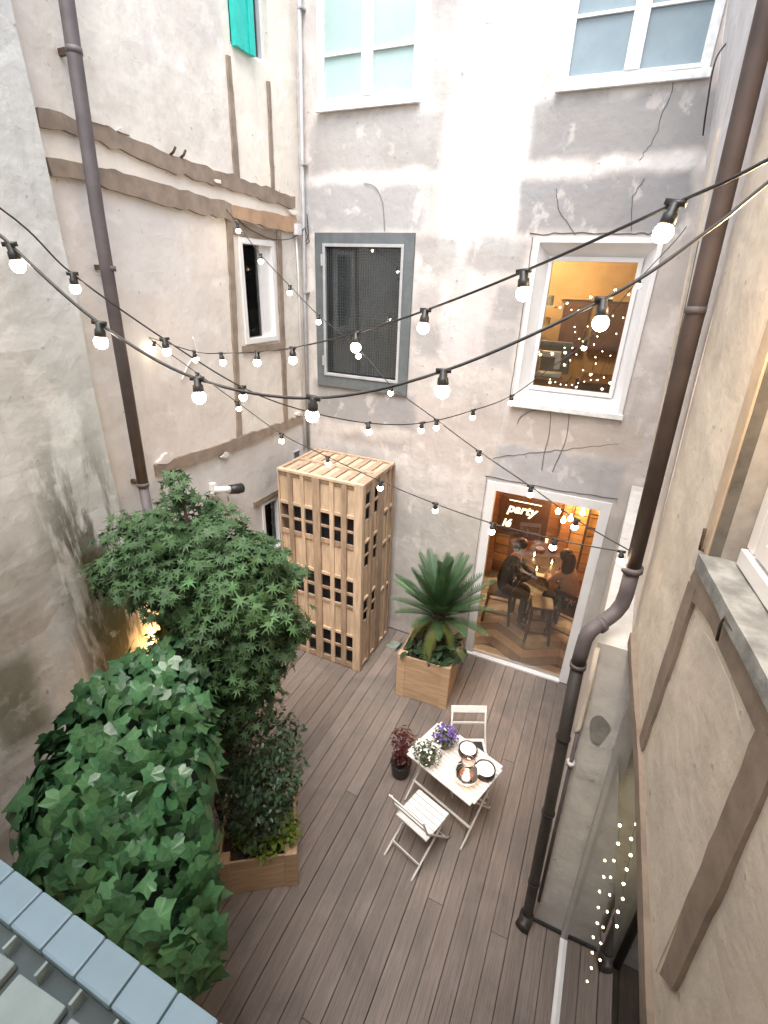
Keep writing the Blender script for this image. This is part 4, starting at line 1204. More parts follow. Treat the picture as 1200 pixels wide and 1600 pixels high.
tinme = [mesh_of(MB().lathe([(0.04, 0), (0.045, 0.005), (0.045, h_), (0.03, h_ + 0.01)], n=10), 'storage_jar', m_, False) for m_, h_ in ((M['tins'], 0.11), (M['tin_b'], 0.14), (M['pvc'], 0.09))]
for zi, (z, sn) in enumerate(((4.38, 'bottom'), (4.65, 'middle'), (4.93, 'top'))):
    for k, pn in enumerate(('left', 'central', 'right')):
        t_ = (k + zi) % 3
        o = bpy.data.objects.new('storage_jar', tinme[t_]); COL.objects.link(o)
        o.location = (-1.34 + k * 0.125, 8.35, z)
        o['category'] = 'jar'; o['group'] = 'small jars on the workroom shelves'
        o['label'] = '%s %s jar on the %s shelf of the upstairs workroom' % (pn, ('tan', 'dark', 'white')[t_], sn)
st = thing('sewing_table', 'light wooden work table by the upstairs window', 'table', (-0.85, 6.95, 3.25))
part('tabletop', MB().box(-1.30, -0.50, 6.55, 7.15, 4.10, 4.14), M['s_dark'], st, world=True, bevel=0.004)
for a in (-1.25, -0.43):
    for b in (6.60, 7.20):
        part('leg', MB().box(a - 0.02, a + 0.02, b - 0.02, b + 0.02, 3.238, 4.10), M['s_dark'], st, world=True)
sm = thing('sewing_machine', 'cream sewing machine on the upstairs work table', 'sewing machine', (-0.85, 6.9, 4.14))
part('bed', MB().box(-1.02, -0.62, 6.78, 6.96, 4.14, 4.19), M['pvc'], sm, world=True, bevel=0.008)
part('pillar', MB().box(-1.05, -0.90, 6.80, 6.94, 4.19, 4.46), M['near'], sm, world=True, bevel=0.03)
part('arm', MB().box(-0.90, -0.66, 6.82, 6.92, 4.38, 4.45), M['pvc'], sm, world=True, bevel=0.012)
part('needle_head', MB().box(-0.72, -0.65, 6.82, 6.92, 4.24, 4.38), M['pvc'], sm, world=True, bevel=0.01)
part('dial', MB().tube([(-0.975, 6.795, 4.34), (-0.975, 6.78, 4.34)], 0.03, 12), M['blackp'], sm, world=True)
M['chairgrey'] = plain('blue_grey_cloth', (0.26, 0.29, 0.33), 0.85, 0.1, 10)
sc_ = thing('work_chair', 'blue grey upholstered chair behind the sewing machine', 'chair', (-0.85, 7.55, 3.25))
part('backrest', MB().box(-1.13, -0.60, 7.62, 7.70, 3.95, 4.50), M['chairgrey'], sc_, world=True, bevel=0.035)
part('seat', MB().box(-1.10, -0.62, 7.22, 7.60, 3.70, 3.80), M['chairgrey'], sc_, world=True, bevel=0.03)
for a in (-1.06, -0.66):
    for b in (7.28, 7.64):
        part('leg', MB().box(a - 0.018, a + 0.018, b - 0.018, b + 0.018, 3.238, 3.70), M['blackp'], sc_, world=True)
pts = []
random.seed(12)
L1 = []
for k in range(26):
    t = k / 25
    L1.append((-0.62 + 0.6 * t + 0.06 * math.sin(k * 2.3), 6.62 + 0.25 * math.sin(k * 1.3) + 0.1, 4.95 - 0.5 * abs(math.sin(k * 0.55)) - 0.45 * t * (k % 3 == 0)))
fairy([L1], 'fairy_light_net', 'tangle of tiny warm fairy lights behind the upstairs window above the door', L1[0], 0.006, None)  # lights mirrored in the pane, built as bulbs inside the room
L2 = [(-0.70 + 0.022 * k, 6.50 + 0.02 * math.sin(k), 4.16 + 0.05 * math.sin(k * 1.9)) for k in range(0, 27, 3)]
fairy([L2], 'fairy_light_chain', 'low row of tiny fairy lights just inside the upstairs window sill', L2[0], 0.005, None)
wl_ = thing('workroom_wall_lamp', 'glowing wall lamp at the left of the upstairs workroom', 'lamp', (-1.45, 8.0, 5.3))
part('shade', MB().lathe([(0.10, -0.1), (0.14, 0.0), (0.06, 0.12)], c=(-1.42, 8.05, 5.2), n=16), emit('warm_shade', (1, 0.72, 0.4), 6.0), wl_, world=True, smooth=True)
part('arm', MB().tube([(-1.895, 8.05, 5.34), (-1.42, 8.05, 5.34), (-1.42, 8.05, 5.31)], 0.01, 6), M['blackp'], wl_, world=True)
pt('workroom_lamp', (-1.1, 8.1, 5.5), 15, (1, 0.66, 0.34), 0.15)

# ------------------------------------------------------------------ pallet wood cabinet
CX0, CX1, CY0, CY1, CZ = -3.73, -2.47, 4.96, 5.93, 2.93
ct = thing('slatted_cabinet', 'tall pallet wood cabinet with rows of square openings by the back wall', 'cabinet', ((CX0 + CX1) / 2, (CY0 + CY1) / 2, 0))
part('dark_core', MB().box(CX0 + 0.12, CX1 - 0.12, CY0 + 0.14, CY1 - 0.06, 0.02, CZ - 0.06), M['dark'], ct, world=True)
cols = [(-3.71, -3.58), (-3.51, -3.38), (-3.33, -3.20), (-3.09, -2.95), (-2.89, -2.78), (-2.70, -2.59)]
hb = [(2.27, 2.43), (2.07, 2.23), (1.32, 1.47), (1.10, 1.27), (0.38, 0.56), (0.10, 0.33)]
panels = [(2.49, 2.85), (1.55, 1.99), (0.62, 1.05)]
edges_ = [CX0 + 0.004] + [v for c in cols for v in c] + [CX1 - 0.004]
# vertical battens
for k in range(0, len(edges_), 2):
    a, b = edges_[k], edges_[k + 1]
    if b - a > 0.01:
        part('batten', MB().box(a, b, CY0 - 0.004 + 0.004 * (k % 3), CY0 + 0.03, 0.01, CZ - 0.025), M['pine_dark'] if k % 4 else M['pine'], ct, world=True)
for (a, b) in cols:
    for (z0, z1) in panels:
        part('panel_slat', MB().box(a - 0.004, b + 0.004, CY0 + 0.031, CY0 + 0.048, z0 - 0.05, z1 + 0.04), M['pine'], ct, world=True)
        part('ledge_slat', MB().box(a + 0.001, b - 0.001, CY0 + 0.008, CY0 + 0.030, z0 - 0.045, z0 - 0.005), M['pine'], ct, world=True)
    for (z0, z1) in ((2.235, 2.265), (1.275, 1.315), (0.335, 0.375), (2.86, 2.90), (2.0, 2.065), (1.055, 1.095), (0.015, 0.095)):
        part('rail', MB().box(a + 0.001, b - 0.001, CY0 + 0.010, CY0 + 0.032, z0, z1), M['pine_dark'], ct, world=True)
# right side, same build
ys = [(5.04, 5.20), (5.28, 5.44), (5.60, 5.76), (5.80, 5.90)]
ye = [CY0 + 0.034] + [v for c in ys for v in c] + [CY1]
for k in range(0, len(ye), 2):
    a, b = ye[k], ye[k + 1]
    part('batten', MB().box(CX1 - 0.03, CX1 + 0.004 * (k % 3), a, b, 0.01, CZ - 0.025), M['pine_dark'], ct, world=True)
sh_ = [(2.62, 2.78), (2.42, 2.58), (1.90, 2.05), (1.72, 1.87), (1.0, 1.15), (0.82, 0.97)]
for ci, (a, b) in enumerate(ys):
    sp_ = [(2.09, 2.38), (1.19, 1.68), (0.05, 0.78)] if ci < 2 else [(2.30, 2.84), (1.80, 2.2), (1.0, 1.7), (0.05, 0.95)]
    for (z0, z1) in sp_:
        part('panel_slat', MB().box(CX1 - 0.048, CX1 - 0.031, a - 0.004, b + 0.004, z0 - 0.01, z1 + 0.01), M['pine'], ct, world=True)
        part('ledge_slat', MB().box(CX1 - 0.030, CX1 - 0.006, a + 0.001, b - 0.001, z0 - 0.01, z0 + 0.025), M['pine'], ct, world=True)
    if ci < 2:
        for (z0, z1) in ((2.585, 2.615), (1.875, 1.895), (0.975, 0.995), (2.785, 2.90)):
            part('rail', MB().box(CX1 - 0.032, CX1 - 0.010, a + 0.001, b - 0.001, z0, z1), M['pine_dark'], ct, world=True)
# left side plain boards
for k in range(7):
    part('board', MB().box(CX0, CX0 + 0.02, CY0 + 0.04 + k * 0.126, CY0 + 0.155 + k * 0.126, 0.01, CZ - 0.03), M['pine_dark'], ct, world=True)
# top
part('top_frame', frame_mb(CX0, CX1, 0, 1, 0.05, 0, 1) if False else MB().box(CX0, CX1, CY0 - 0.006, CY0 + 0.05, CZ - 0.024, CZ + 0.008), M['pine'], ct, world=True)
part('top_frame', MB().box(CX0, CX1, CY1 - 0.05, CY1, CZ - 0.024, CZ + 0.008), M['pine_dark'], ct, world=True)
part('top_frame', MB().box(CX1 - 0.05, CX1 + 0.006, CY0 + 0.052, CY1 - 0.052, CZ - 0.024, CZ + 0.008), M['pine_dark'], ct, world=True)
part('top_frame', MB().box(CX0, CX0 + 0.05, CY0 + 0.052, CY1 - 0.052, CZ - 0.024, CZ + 0.008), M['pine_dark'], ct, world=True)
part('top_rail', MB().box(CX0 + 0.052, CX1 - 0.052, CY0 + 0.44, CY0 + 0.51, CZ - 0.024, CZ + 0.006), M['pine_dark'], ct, world=True)
wtop = (CX1 - CX0 - 0.104) / 12
for row, (ya, ybb) in enumerate(((CY0 + 0.052, CY0 + 0.438), (CY0 + 0.512, CY1 - 0.052))):
    for k in range(12):
        a = CX0 + 0.052 + k * wtop
        lt = (k + row) % 2 == 0
        part('top_slat', MB().box(a + 0.003, a + wtop - 0.003, ya, ybb, CZ - 0.05 + (0.012 if lt else 0.028), CZ - 0.03 + (0.012 if lt else 0.030)), M['pine'] if lt else M['pine_dark'], ct, world=True)

# ------------------------------------------------------------------ planters
def planter(name, label, cx, cy, rz, w_, d_, h_, label_mat='planter', boards=4):
    t = thing(name, label, 'planter', (cx, cy, 0), rz)
    bh = h_ / boards
    for k in range(boards):
        z0, z1 = 0.004 + k * bh, 0.004 + (k + 1) * bh - 0.004
        for sgn in (-1, 1):
            part('plank', MB().box(-w_ / 2 + 0.03, w_ / 2 - 0.03, sgn * d_ / 2 - 0.01, sgn * d_ / 2 + 0.01, z0, z1), M['planter'], t, bevel=0.002)
            part('plank', MB().box(sgn * w_ / 2 - 0.01, sgn * w_ / 2 + 0.01, -d_ / 2 + 0.03, d_ / 2 - 0.03, z0, z1), M['planter'], t, bevel=0.002)
    for sx_ in (-1, 1):
        for sy in (-1, 1):
            cxx, cyy = sx_ * (w_ / 2 - 0.035), sy * (d_ / 2 - 0.035)
            part('corner_post', MB().box(cxx - 0.055, cxx + 0.055, cyy - 0.055, cyy + 0.055, 0.002, h_ + 0.012), M['planter'], t, bevel=0.003)
    part('soil', MB().box(-w_ / 2 + 0.02, w_ / 2 - 0.02, -d_ / 2 + 0.02, d_ / 2 - 0.02, 0.02, h_ - 0.06), M['soil'], t)
    return t
planter('wooden_planter', 'square pine planter holding the palm beside the glazed door', -1.50, 5.20, 0.06, 0.68, 0.70, 0.70)
a_ = math.atan2(2.2 - 1.84, -1.73 + 2.26)
planter('wooden_planter', 'pine planter under the dark shrub and maple at the left', -2.19, 2.31, a_, 0.66, 0.66, 0.47)
planter('wooden_planter', 'weathered planter hidden under the large leaved ivy', -2.95, 1.05, 0.2, 0.8, 0.8, 0.45)

# ------------------------------------------------------------------ leaf meshes
def leaf_fan(outline, droop=0.12, fold=0.08):
    mb = MB()
    mb.v.append((0, 0.32, 0.0))
    for (x, y) in outline:
        r2 = x * x + (y - 0.3) ** 2
        mb.v.append((x, y, fold * abs(x) - droop * r2))
    n = len(outline)
    mb.f = [(0, 1 + i, 1 + (i + 1) % n) for i in range(n)]
    return mb
MAPLE = [(0.0, 0.04), (0.40, -0.12), (0.17, 0.20), (0.66, 0.34), (0.17, 0.38), (0.36, 0.80), (0.08, 0.50), (0.0, 1.05), (-0.08, 0.50), (-0.36, 0.80), (-0.17, 0.38), (-0.66, 0.34), (-0.17, 0.20), (-0.40, -0.12)]
IVY = [(0.0, 0.02), (0.16, -0.12), (0.40, -0.08), (0.38, 0.10), (0.62, 0.30), (0.34, 0.46), (0.18, 0.66), (0.0, 1.08), (-0.18, 0.66), (-0.34, 0.46), (-0.62, 0.30), (-0.38, 0.10), (-0.40, -0.08), (-0.16, -0.12)]
OVAL = [(0.0, 0.0), (0.22, 0.25), (0.24, 0.55), (0.0, 1.0), (-0.24, 0.55), (-0.22, 0.25)]

def leaf_matrix(pos, nrm, size, spin=None, tilt=0.5, rng=random):
    n = (Vector(nrm).normalized() + Vector((rng.gauss(0, tilt), rng.gauss(0, tilt), rng.gauss(0, tilt)))).normalized()
    down = Vector((0, 0, -1))
    t = down - n * down.dot(n)
    if t.length < 0.25:
        t = Vector((rng.uniform(-1, 1), rng.uniform(-1, 1), -0.3)); t = t - n * t.dot(n)
    t.normalize()
    a = rng.gauss(0, 0.7)
    s = n.cross(t)
    t2 = t * math.cos(a) + s * math.sin(a)
    s2 = t2.cross(n)
    m = Matrix((s2 * size, t2 * size, n * size)).transposed().to_4x4()
    m.translation = pos
    return m

def leaves(root, samples, outline, mat, mat_s, nparts, cam_=Vector((0, 0, 5.2)), droop=0.12, fold=0.08, part_name='leaf', mass_name='leaf_mass'):
    """samples: (pos world, normal, size, tilt); those showing largest become parts, the rest one stuff part"""
    root_off = root.location
    ms = [(p, leaf_matrix(p, n, s, tilt=t)) for p, n, s, t in samples]
    def score(i):
        p, n, s, t = samples[i]
        d = cam_ - Vector(p)
        return (s / d.length) * (0.3 + max(0, Vector(n).normalized().dot(d.normalized()))) * (0.6 + 0.8 * (samples_out[i]))
    samples_out = [1.0] * len(samples)
    order = sorted(range(len(samples)), key=lambda i: -score(i))
    chosen = set(order[:nparts]) if nparts else set()
    lm = mesh_of(leaf_fan(outline, droop, fold), part_name, M[mat]) if nparts else None
    base = leaf_fan(outline, droop, fold)
    bv = [Vector(v) for v in base.v]
    big = MB()
    for i_, (p, m) in enumerate(ms):
        m = m.copy(); m.translation = m.translation - root_off
        if i_ in chosen:
            inst(part_name, lm, root, m)
        else:
            o = len(big.v)
            big.v += [tuple(m @ v) for v in bv]
            big.f += [tuple(k + o for k in f) for f in base.f]
    if big.v:
        me = bpy.data.meshes.new(mass_name)
        me.from_pydata(big.v, [], big.f); me.materials.append(M[mat_s]); me.update()
        o = bpy.data.objects.new(mass_name, me); COL.objects.link(o); o.parent = root
        o['kind'] = 'stuff'

def ell(c, r_, n, size, rng, shell=0.55, tilt=0.45, up=0.5, zmin=None):
    out = []
    while len(out) < n:
        d = Vector((rng.gauss(0, 1), rng.gauss(0, 1), rng.gauss(0, 1))).normalized()
        k = shell + (1 - shell) * rng.random() ** 0.6
        lump = 1 + 0.16 * noise.noise(d * 2.6 + Vector(c)) + 0.08 * noise.noise(d * 6)
        p = Vector(c) + Vector((d.x * r_[0], d.y * r_[1], d.z * r_[2])) * k * lump
        if zmin is not None and p.z < zmin: continue
        nn = Vector((d.x / r_[0], d.y / r_[1], d.z / r_[2])).normalized() + Vector((0, 0, up))
        out.append((p, nn, size * rng.uniform(0.65, 1.25), tilt))
    return out

# maple
rng = random.Random(4)
mp = thing('maple_tree', 'bushy green maple rising from the left planter', 'tree', (-2.35, 2.42, 0.42))
part('trunk', MB().tube([(-2.35, 2.42, 0.40), (-2.4, 2.45, 1.0), (-2.5, 2.47, 1.7), (-2.6, 2.5, 2.5), (-2.68, 2.5, 3.2)], [0.045, 0.04, 0.034, 0.026, 0.012], 9), M['bark'], mp, world=True, smooth=True)
for (a, b, c) in (((-2.5, 2.47, 1.7), (-2.2, 2.4, 2.3), (-1.95, 2.4, 2.7)), ((-2.55, 2.48, 2.1), (-3.0, 2.5, 2.6), (-3.4, 2.5, 2.9)), ((-2.6, 2.5, 2.5), (-2.3, 2.3, 3.0), (-2.1, 2.2, 3.3)),
                  ((-2.45, 2.46, 1.4), (-2.2, 2.2, 1.8), (-2.0, 2.1, 2.1)), ((-2.6, 2.5, 2.6), (-2.9, 2.7, 3.1), (-3.1, 2.6, 3.4)), ((-2.68, 2.5, 3.1), (-2.72, 2.47, 3.5), (-2.74, 2.46, 3.85))):
    part('branch', MB().tube([a, b, c], [0.022, 0.014, 0.006], 7), M['bark'], mp, world=True, smooth=True)
SMP = []
SMP += ell((-2.66, 2.45, 3.10), (0.74, 0.52, 0.42), 2300, 0.092, rng, 0.55)
SMP += ell((-3.25, 2.45, 2.93), (0.40, 0.42, 0.22), 560, 0.09, rng, 0.4)
SMP += ell((-2.12, 2.38, 3.15), (0.34, 0.38, 0.40), 750, 0.09, rng, 0.5)
SMP += ell((-2.30, 2.37, 2.55), (0.48, 0.44, 0.55), 1500, 0.09, rng, 0.55)
SMP += ell((-2.32, 2.32, 2.02), (0.40, 0.34, 0.34), 600, 0.085, rng, 0.5)
SMP += ell((-2.76, 2.45, 3.74), (0.13, 0.12, 0.18), 90, 0.075, rng, 0.1)
SMP += ell((-1.85, 2.42, 3.45), (0.10, 0.12, 0.06), 40, 0.075, rng, 0.1)
# layered sprays at the outline
for k in range(60):
    d = Vector((rng.gauss(0, 1), rng.gauss(0, 0.7), rng.gauss(0, 0.7))).normalized()
    c = Vector((-2.66, 2.44, 2.95)) + Vector((d.x * 0.86, d.y * 0.5, d.z * 0.72))
    if c.x < -3.1 and c.z < 2.75: continue
    if c.z < 2.5 and c.x < -2.5: continue
    SMP += ell(tuple(c), (0.15, 0.15, 0.05), 30, 0.085, rng, 0.1, 0.35, 1.2)
SMP = [q for q in SMP if q[0].x > -3.82]
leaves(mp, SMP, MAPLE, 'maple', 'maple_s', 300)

# shrubs in and around the left planter
def shrub(name, label, loc, blobs, mat, outline=OVAL, cat='shrub', stems=5):
    t = thing(name, label, cat, loc)
    sm_ = []
    for (c, r_, n, s) in blobs: sm_ += ell(c, r_, n, s, rng, 0.35, 0.6, 0.6)
    leaves(t, sm_, outline, mat, mat, 0)
    q = MB()
    for k in range(stems):
        c = blobs[k % len(blobs)][0]
        q.tube([loc, ((loc[0] + c[0]) / 2 + rng.uniform(-.08, .08), (loc[1] + c[1]) / 2 + rng.uniform(-.08, .08), (loc[2] + c[2]) / 2), c], [0.012, 0.009, 0.004], 5)
    part('stems', q, M['bark'], t, world=True)
    return t
shrub('dark_shrub', 'dark glossy small leaved shrub filling the left planter under the maple', (-2.15, 2.25, 0.42),
      [((-2.05, 2.30, 1.22), (0.34, 0.34, 0.34), 1100, 0.055), ((-2.15, 2.25, 0.85), (0.36, 0.34, 0.34), 900, 0.055), ((-1.98, 2.4, 1.62), (0.24, 0.26, 0.26), 520, 0.05), ((-2.42, 2.3, 1.3), (0.28, 0.3, 0.5), 600, 0.055)], 'shrub')
shrub('lime_shrub', 'lime green leafy plant at the front corner of the left planter', (-1.93, 2.32, 0.42),
      [((-1.88, 2.30, 0.62), (0.14, 0.15, 0.16), 230, 0.06), ((-2.10, 2.10, 0.54), (0.26, 0.12, 0.09), 300, 0.05)], 'lime')
shrub('red_leaf_shrub', 'dark red leaved plant between the ivy and the left planter', (-2.62, 2.28, 0.01),
      [((-2.62, 2.25, 1.35), (0.18, 0.16, 0.22), 200, 0.07), ((-2.62, 2.26, 0.9), (0.14, 0.14, 0.3), 120, 0.06)], 'red')
shrub('back_shrub', 'dim green bush on the deck behind the ivy by the left wall', (-3.3, 2.75, 0.01),
      [((-3.1, 2.95, 1.2), (0.45, 0.3, 0.35), 420, 0.11), ((-3.0, 2.6, 0.6), (0.4, 0.3, 0.5), 380, 0.11)], 'maple_s', IVY)
lg_ = shrub('glowing_sprig', 'leafy sprig lit yellow by the ground lamp at the left wall', (-3.45, 2.7, 0.01),
      [((-3.32, 2.62, 2.02), (0.14, 0.14, 0.22), 40, 0.12), ((-3.22, 2.6, 2.3), (0.14, 0.14, 0.2), 40, 0.12)], 'lime', IVY)  # lime leaf colour carries the lamp's yellow light
up_ = thing('wall_uplight', 'small lamp washing the left wall with amber light behind the ivy', 'lamp', (-3.93, 2.90, 1.38))
part('housing', MB().lathe([(0.03, 0.0), (0.045, 0.01), (0.045, 0.10), (0.035, 0.105)], n=14), M['blackp'], up_)
part('lens', MB().lathe([(0.033, 0.106), (0.03, 0.112)], n=14), emit('amber_lens', (1, 0.6, 0.25), 20), up_)
pt('uplight', (-3.74, 2.90, 1.55), 7, (1, 0.50, 0.16), 0.08)

# ivy
rng = random.Random(9)
TOP = [(-2.93, 1.93, 2.6), (-2.4, 2.2, 2.6), (-1.96, 1.78, 2.6), (-1.43, 1.17, 2.5), (-1.17, 0.87, 2.4), (-1.07, 0.71, 2.3), (-1.33, 0.68, 2.35), (-1.65, 0.63, 2.45), (-2.24, 0.54, 2.5), (-2.54, 0.79, 2.6), (-2.83, 1.17, 2.6), (-2.97, 1.53, 2.6)]
cen = Vector((sum(p[0] for p in TOP) / 12, sum(p[1] for p in TOP) / 12, 2.5))
def inside(x, y):
    c = False
    for i_ in range(len(TOP)):
        x1, y1 = TOP[i_][:2]; x2, y2 = TOP[(i_ + 1) % len(TOP)][:2]
        if (y1 > y) != (y2 > y) and x < (x2 - x1) * (y - y1) / (y2 - y1) + x1: c = not c
    return c
def edge_d(x, y):
    p = Vector((x, y, 0))
    return min(seg_d(p, Vector((*TOP[k][:2], 0)), Vector((*TOP[(k + 1) % 12][:2], 0))) for k in range(12))
iv = thing('ivy_mound', 'large leaved ivy heaped over its support at the lower left', 'ivy', (-2.95, 1.05, 0.4))
core = MB()
rings = [(1.0, 0.0), (1.03, -0.25), (0.85, -0.8), (0.55, -1.5), (0.3, -2.05)]
shift = [(0, 0), (0, 0), (-0.25, 0.0), (-0.6, 0.0), (-0.95, 0.0)]
tw_ = []
for (sc, dz), (sx_, sy_) in zip(rings, shift):
    for p in TOP:
        core.v.append((cen.x + (p[0] - cen.x) * sc * 0.72 + sx_, cen.y + (p[1] - cen.y) * sc * 0.72 + sy_, p[2] - 0.34 + dz))
for j_ in range(len(rings) - 1):
    for k in range(12):
        core.f.append((j_ * 12 + k, j_ * 12 + (k + 1) % 12, (j_ + 1) * 12 + (k + 1) % 12, (j_ + 1) * 12 + k))
core.v.append((cen.x, cen.y, 2.28)); core.f += [(k, (k + 1) % 12, len(core.v) - 1) for k in range(12)]
core.f.append(tuple(reversed(range(48, 60))))
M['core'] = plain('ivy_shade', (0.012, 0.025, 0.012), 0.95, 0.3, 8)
part('stems', core, M['core'], iv, world=True, smooth=True)  # near black hull painting the shade between the leaves, no separate stems
SM = []
tries = 0
while tries < 12000:
    tries += 1
    x, y = rng.uniform(-3.05, -1.0), rng.uniform(0.5, 2.25)
    if not inside(x, y): continue
    ed = edge_d(x, y)
    if ed < (0.09 if y < 1.5 else 0.03): continue
    low_ = tries > 9000
    if not low_ and any((q[0].x - x) ** 2 + (q[0].y - y) ** 2 < 0.074 ** 2 for q in SM): continue
    if low_ and tries % 6: continue
    zz = 2.36 + 0.06 * (x < -1.8) + 0.22 * min(1, ed / 0.3) ** 0.6 + 0.12 * noise.noise(Vector((x * 3, y * 3, 2))) - 0.12 * max(0, (x + 1.9)) - rng.random() * 0.05
    zz += 0.22 * max(0, min(1, (y - 1.3) / 0.7))
    if low_: zz -= 0.16
    out = Vector((x - cen.x, y - cen.y, 0)).normalized() * max(0, 0.9 - ed * 3)
    SM.append((Vector((x, y, zz)), out + Vector((0.40, -0.75, 0.75)), rng.uniform(0.085, 0.165), 0.36))
for k in range(1300):
    t = rng.random() * 12
    i_ = int(t); f = t - i_
    a = Vector(TOP[i_]); b = Vector(TOP[(i_ + 1) % 12])
    p = a.lerp(b, f)
    dz = rng.random() ** 1.4 * 1.5
    k_ = interp([(0, 1.0), (0.25, 1.0), (0.8, 0.82), (1.5, 0.5), (2.05, 0.3)], dz)
    s_ = interp([(0, 0), (0.25, 0), (0.8, 0.25), (1.5, 0.6)], dz)
    k_ *= 0.84
    q = Vector((cen.x + (p.x - cen.x) * k_ - s_, cen.y + (p.y - cen.y) * k_, p.z - dz))
    q += Vector((rng.gauss(0, 0.03), rng.gauss(0, 0.03), 0))
    out = Vector((p.x - cen.x, p.y - cen.y, 0.25)).normalized()
    SM.append((q, out, rng.uniform(0.10, 0.17), 0.35))
SM = [q for q in SM if q[0].x > -3.8]
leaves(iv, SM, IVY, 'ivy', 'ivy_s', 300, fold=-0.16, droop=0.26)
for k in range(5):
    x, y = rng.uniform(-3.85, -3.2), rng.uniform(1.0, 2.0)

# sago palm
rng = random.Random(3)
pa = thing('sago_palm', 'sago palm with a stiff fan of fronds in the pine planter', 'palm', (-1.45, 5.2, 0.60))
part('trunk', MB().tube([(-1.45, 5.2, 0.60), (-1.45, 5.2, 0.9), (-1.44, 5.2, 1.25)], [0.13, 0.12, 0.09], 12), M['bark'], pa, world=True, smooth=True)
def frond_mesh(L, arch, mat):
    mb = MB()
    n = 26
    pts = []
    for k in range(n + 1):
        t = k / n
        pts.append(Vector((0, L * (t - 0.10 * arch * t * t), L * (0.30 * t - arch * t * t))))
    mb.tube(pts, [0.010 * (1 - 0.8 * k / n) for k in range(n + 1)], 5)
    for k in range(3, n + 1):
        t = k / n
        w_ = 0.085 * L / 0.75 * math.sin(math.pi * min(1, (t * 0.86 + 0.12))) ** 0.7 + 0.015
        p = pts[k]; d = (pts[k] - pts[k - 1]).normalized()
        for sg in (-1, 1):
            tip = p + Vector((sg * w_, 0, 0.45 * w_)) + d * w_ * 1.1
            b0 = p - d * 0.012; b1 = p + d * 0.014
            mid = p.lerp(tip, 0.5) + d * 0.012
            mb.add([b0, mid - d * 0.012, tip, mid + d * 0.010, b1], [(0, 1, 2, 3, 4)])
    return mesh_of(mb, 'frond', M[mat])
FR = [frond_mesh(0.78, 0.10, 'palm'), frond_mesh(0.74, 0.22, 'palm'), frond_mesh(0.68, 0.8, 'palm'), frond_mesh(0.62, 1.0, 'palm_b')]
for ring, (cnt, el_, mi) in enumerate(((7, 82, 0), (12, 64, 0), (15, 46, 0), (12, 28, 1), (6, -5, 3), (5, -28, 3))):
    for k in range(cnt):
        az = 2 * math.pi * (k + 0.5 * (ring % 2)) / cnt + rng.uniform(-0.12, 0.12)
        e_ = R(el_ + rng.uniform(-6, 6))
        m = Matrix.Translation((0.01, 0, 0.66 - 0.03 * ring)) @ Matrix.Rotation(az, 4, 'Z') @ Matrix.Rotation(e_ - 0.25, 4, 'X') @ Matrix.Scale(rng.uniform(0.88, 1.1), 4)
        inst('frond', FR[mi], pa, m)
shrub('broad_leaf_plant', 'dark broad leaved plant at the foot of the palm', (-1.35, 5.15, 0.62),
      [((-1.15, 5.05, 0.88), (0.24, 0.18, 0.14), 34, 0.19), ((-1.72, 5.0, 0.80), (0.22, 0.14, 0.12), 26, 0.17), ((-1.4, 4.92, 0.74), (0.2, 0.1, 0.10), 120, 0.07)], 'shrub', OVAL, 'plant')

# ------------------------------------------------------------------ table and chairs
TA = math.atan2(3.17 - 3.44, -0.385 + 1.18)
tb = thing('folding_table', 'white slatted folding table set with candles and flowers on the deck', 'table', (-0.675, 3.595, 0), TA)
HL, HW, TZ = 0.42, 0.30, 0.72
ns_ = 13
for k in range(ns_):
    y0 = -HW + k * (2 * HW / ns_)
    ins = 0.022 if k in (0, ns_ - 1) else 0.0
    part('slat', MB().box(-HL + ins, HL - ins, y0 + 0.0025, y0 + 2 * HW / ns_ - 0.0025, TZ - 0.016, TZ), M['white_wood'], tb, bevel=0.0035)
for s_ in (-1, 1):
    part('cross_rail', MB().box(s_ * (HL - 0.07) - 0.015, s_ * (HL - 0.07) + 0.015, -HW + 0.02, HW - 0.02, TZ - 0.036, TZ - 0.017), M['white_metal'], tb)
    xo = s_ * (HL - 0.045); xi = s_ * (HL - 0.075)
    part('leg', MB().tube([(xo, HW - 0.05, TZ - 0.03), (xo, 0.0, 0.38), (xo, -HW + 0.02, 0.02), (xo, -HW - 0.0, 0.012)], 0.011, 8), M['white_metal'], tb, smooth=True)
    part('leg', MB().tube([(xi, -HW + 0.05, TZ - 0.03), (xi, 0.0, 0.38), (xi, HW - 0.03, 0.02), (xi, HW - 0.0, 0.012)], 0.011, 8), M['white_metal'], tb, smooth=True)
part('stretcher', MB().bar((-HL + 0.045, -HW * 0.55, 0.21), (HL - 0.045, -HW * 0.55, 0.21), 0.024, 0.010), M['white_metal'], tb)
part('stretcher', MB().bar((-HL + 0.075, HW * 0.55, 0.21), (HL - 0.075, HW * 0.55, 0.21), 0.024, 0.010), M['white_metal'], tb)

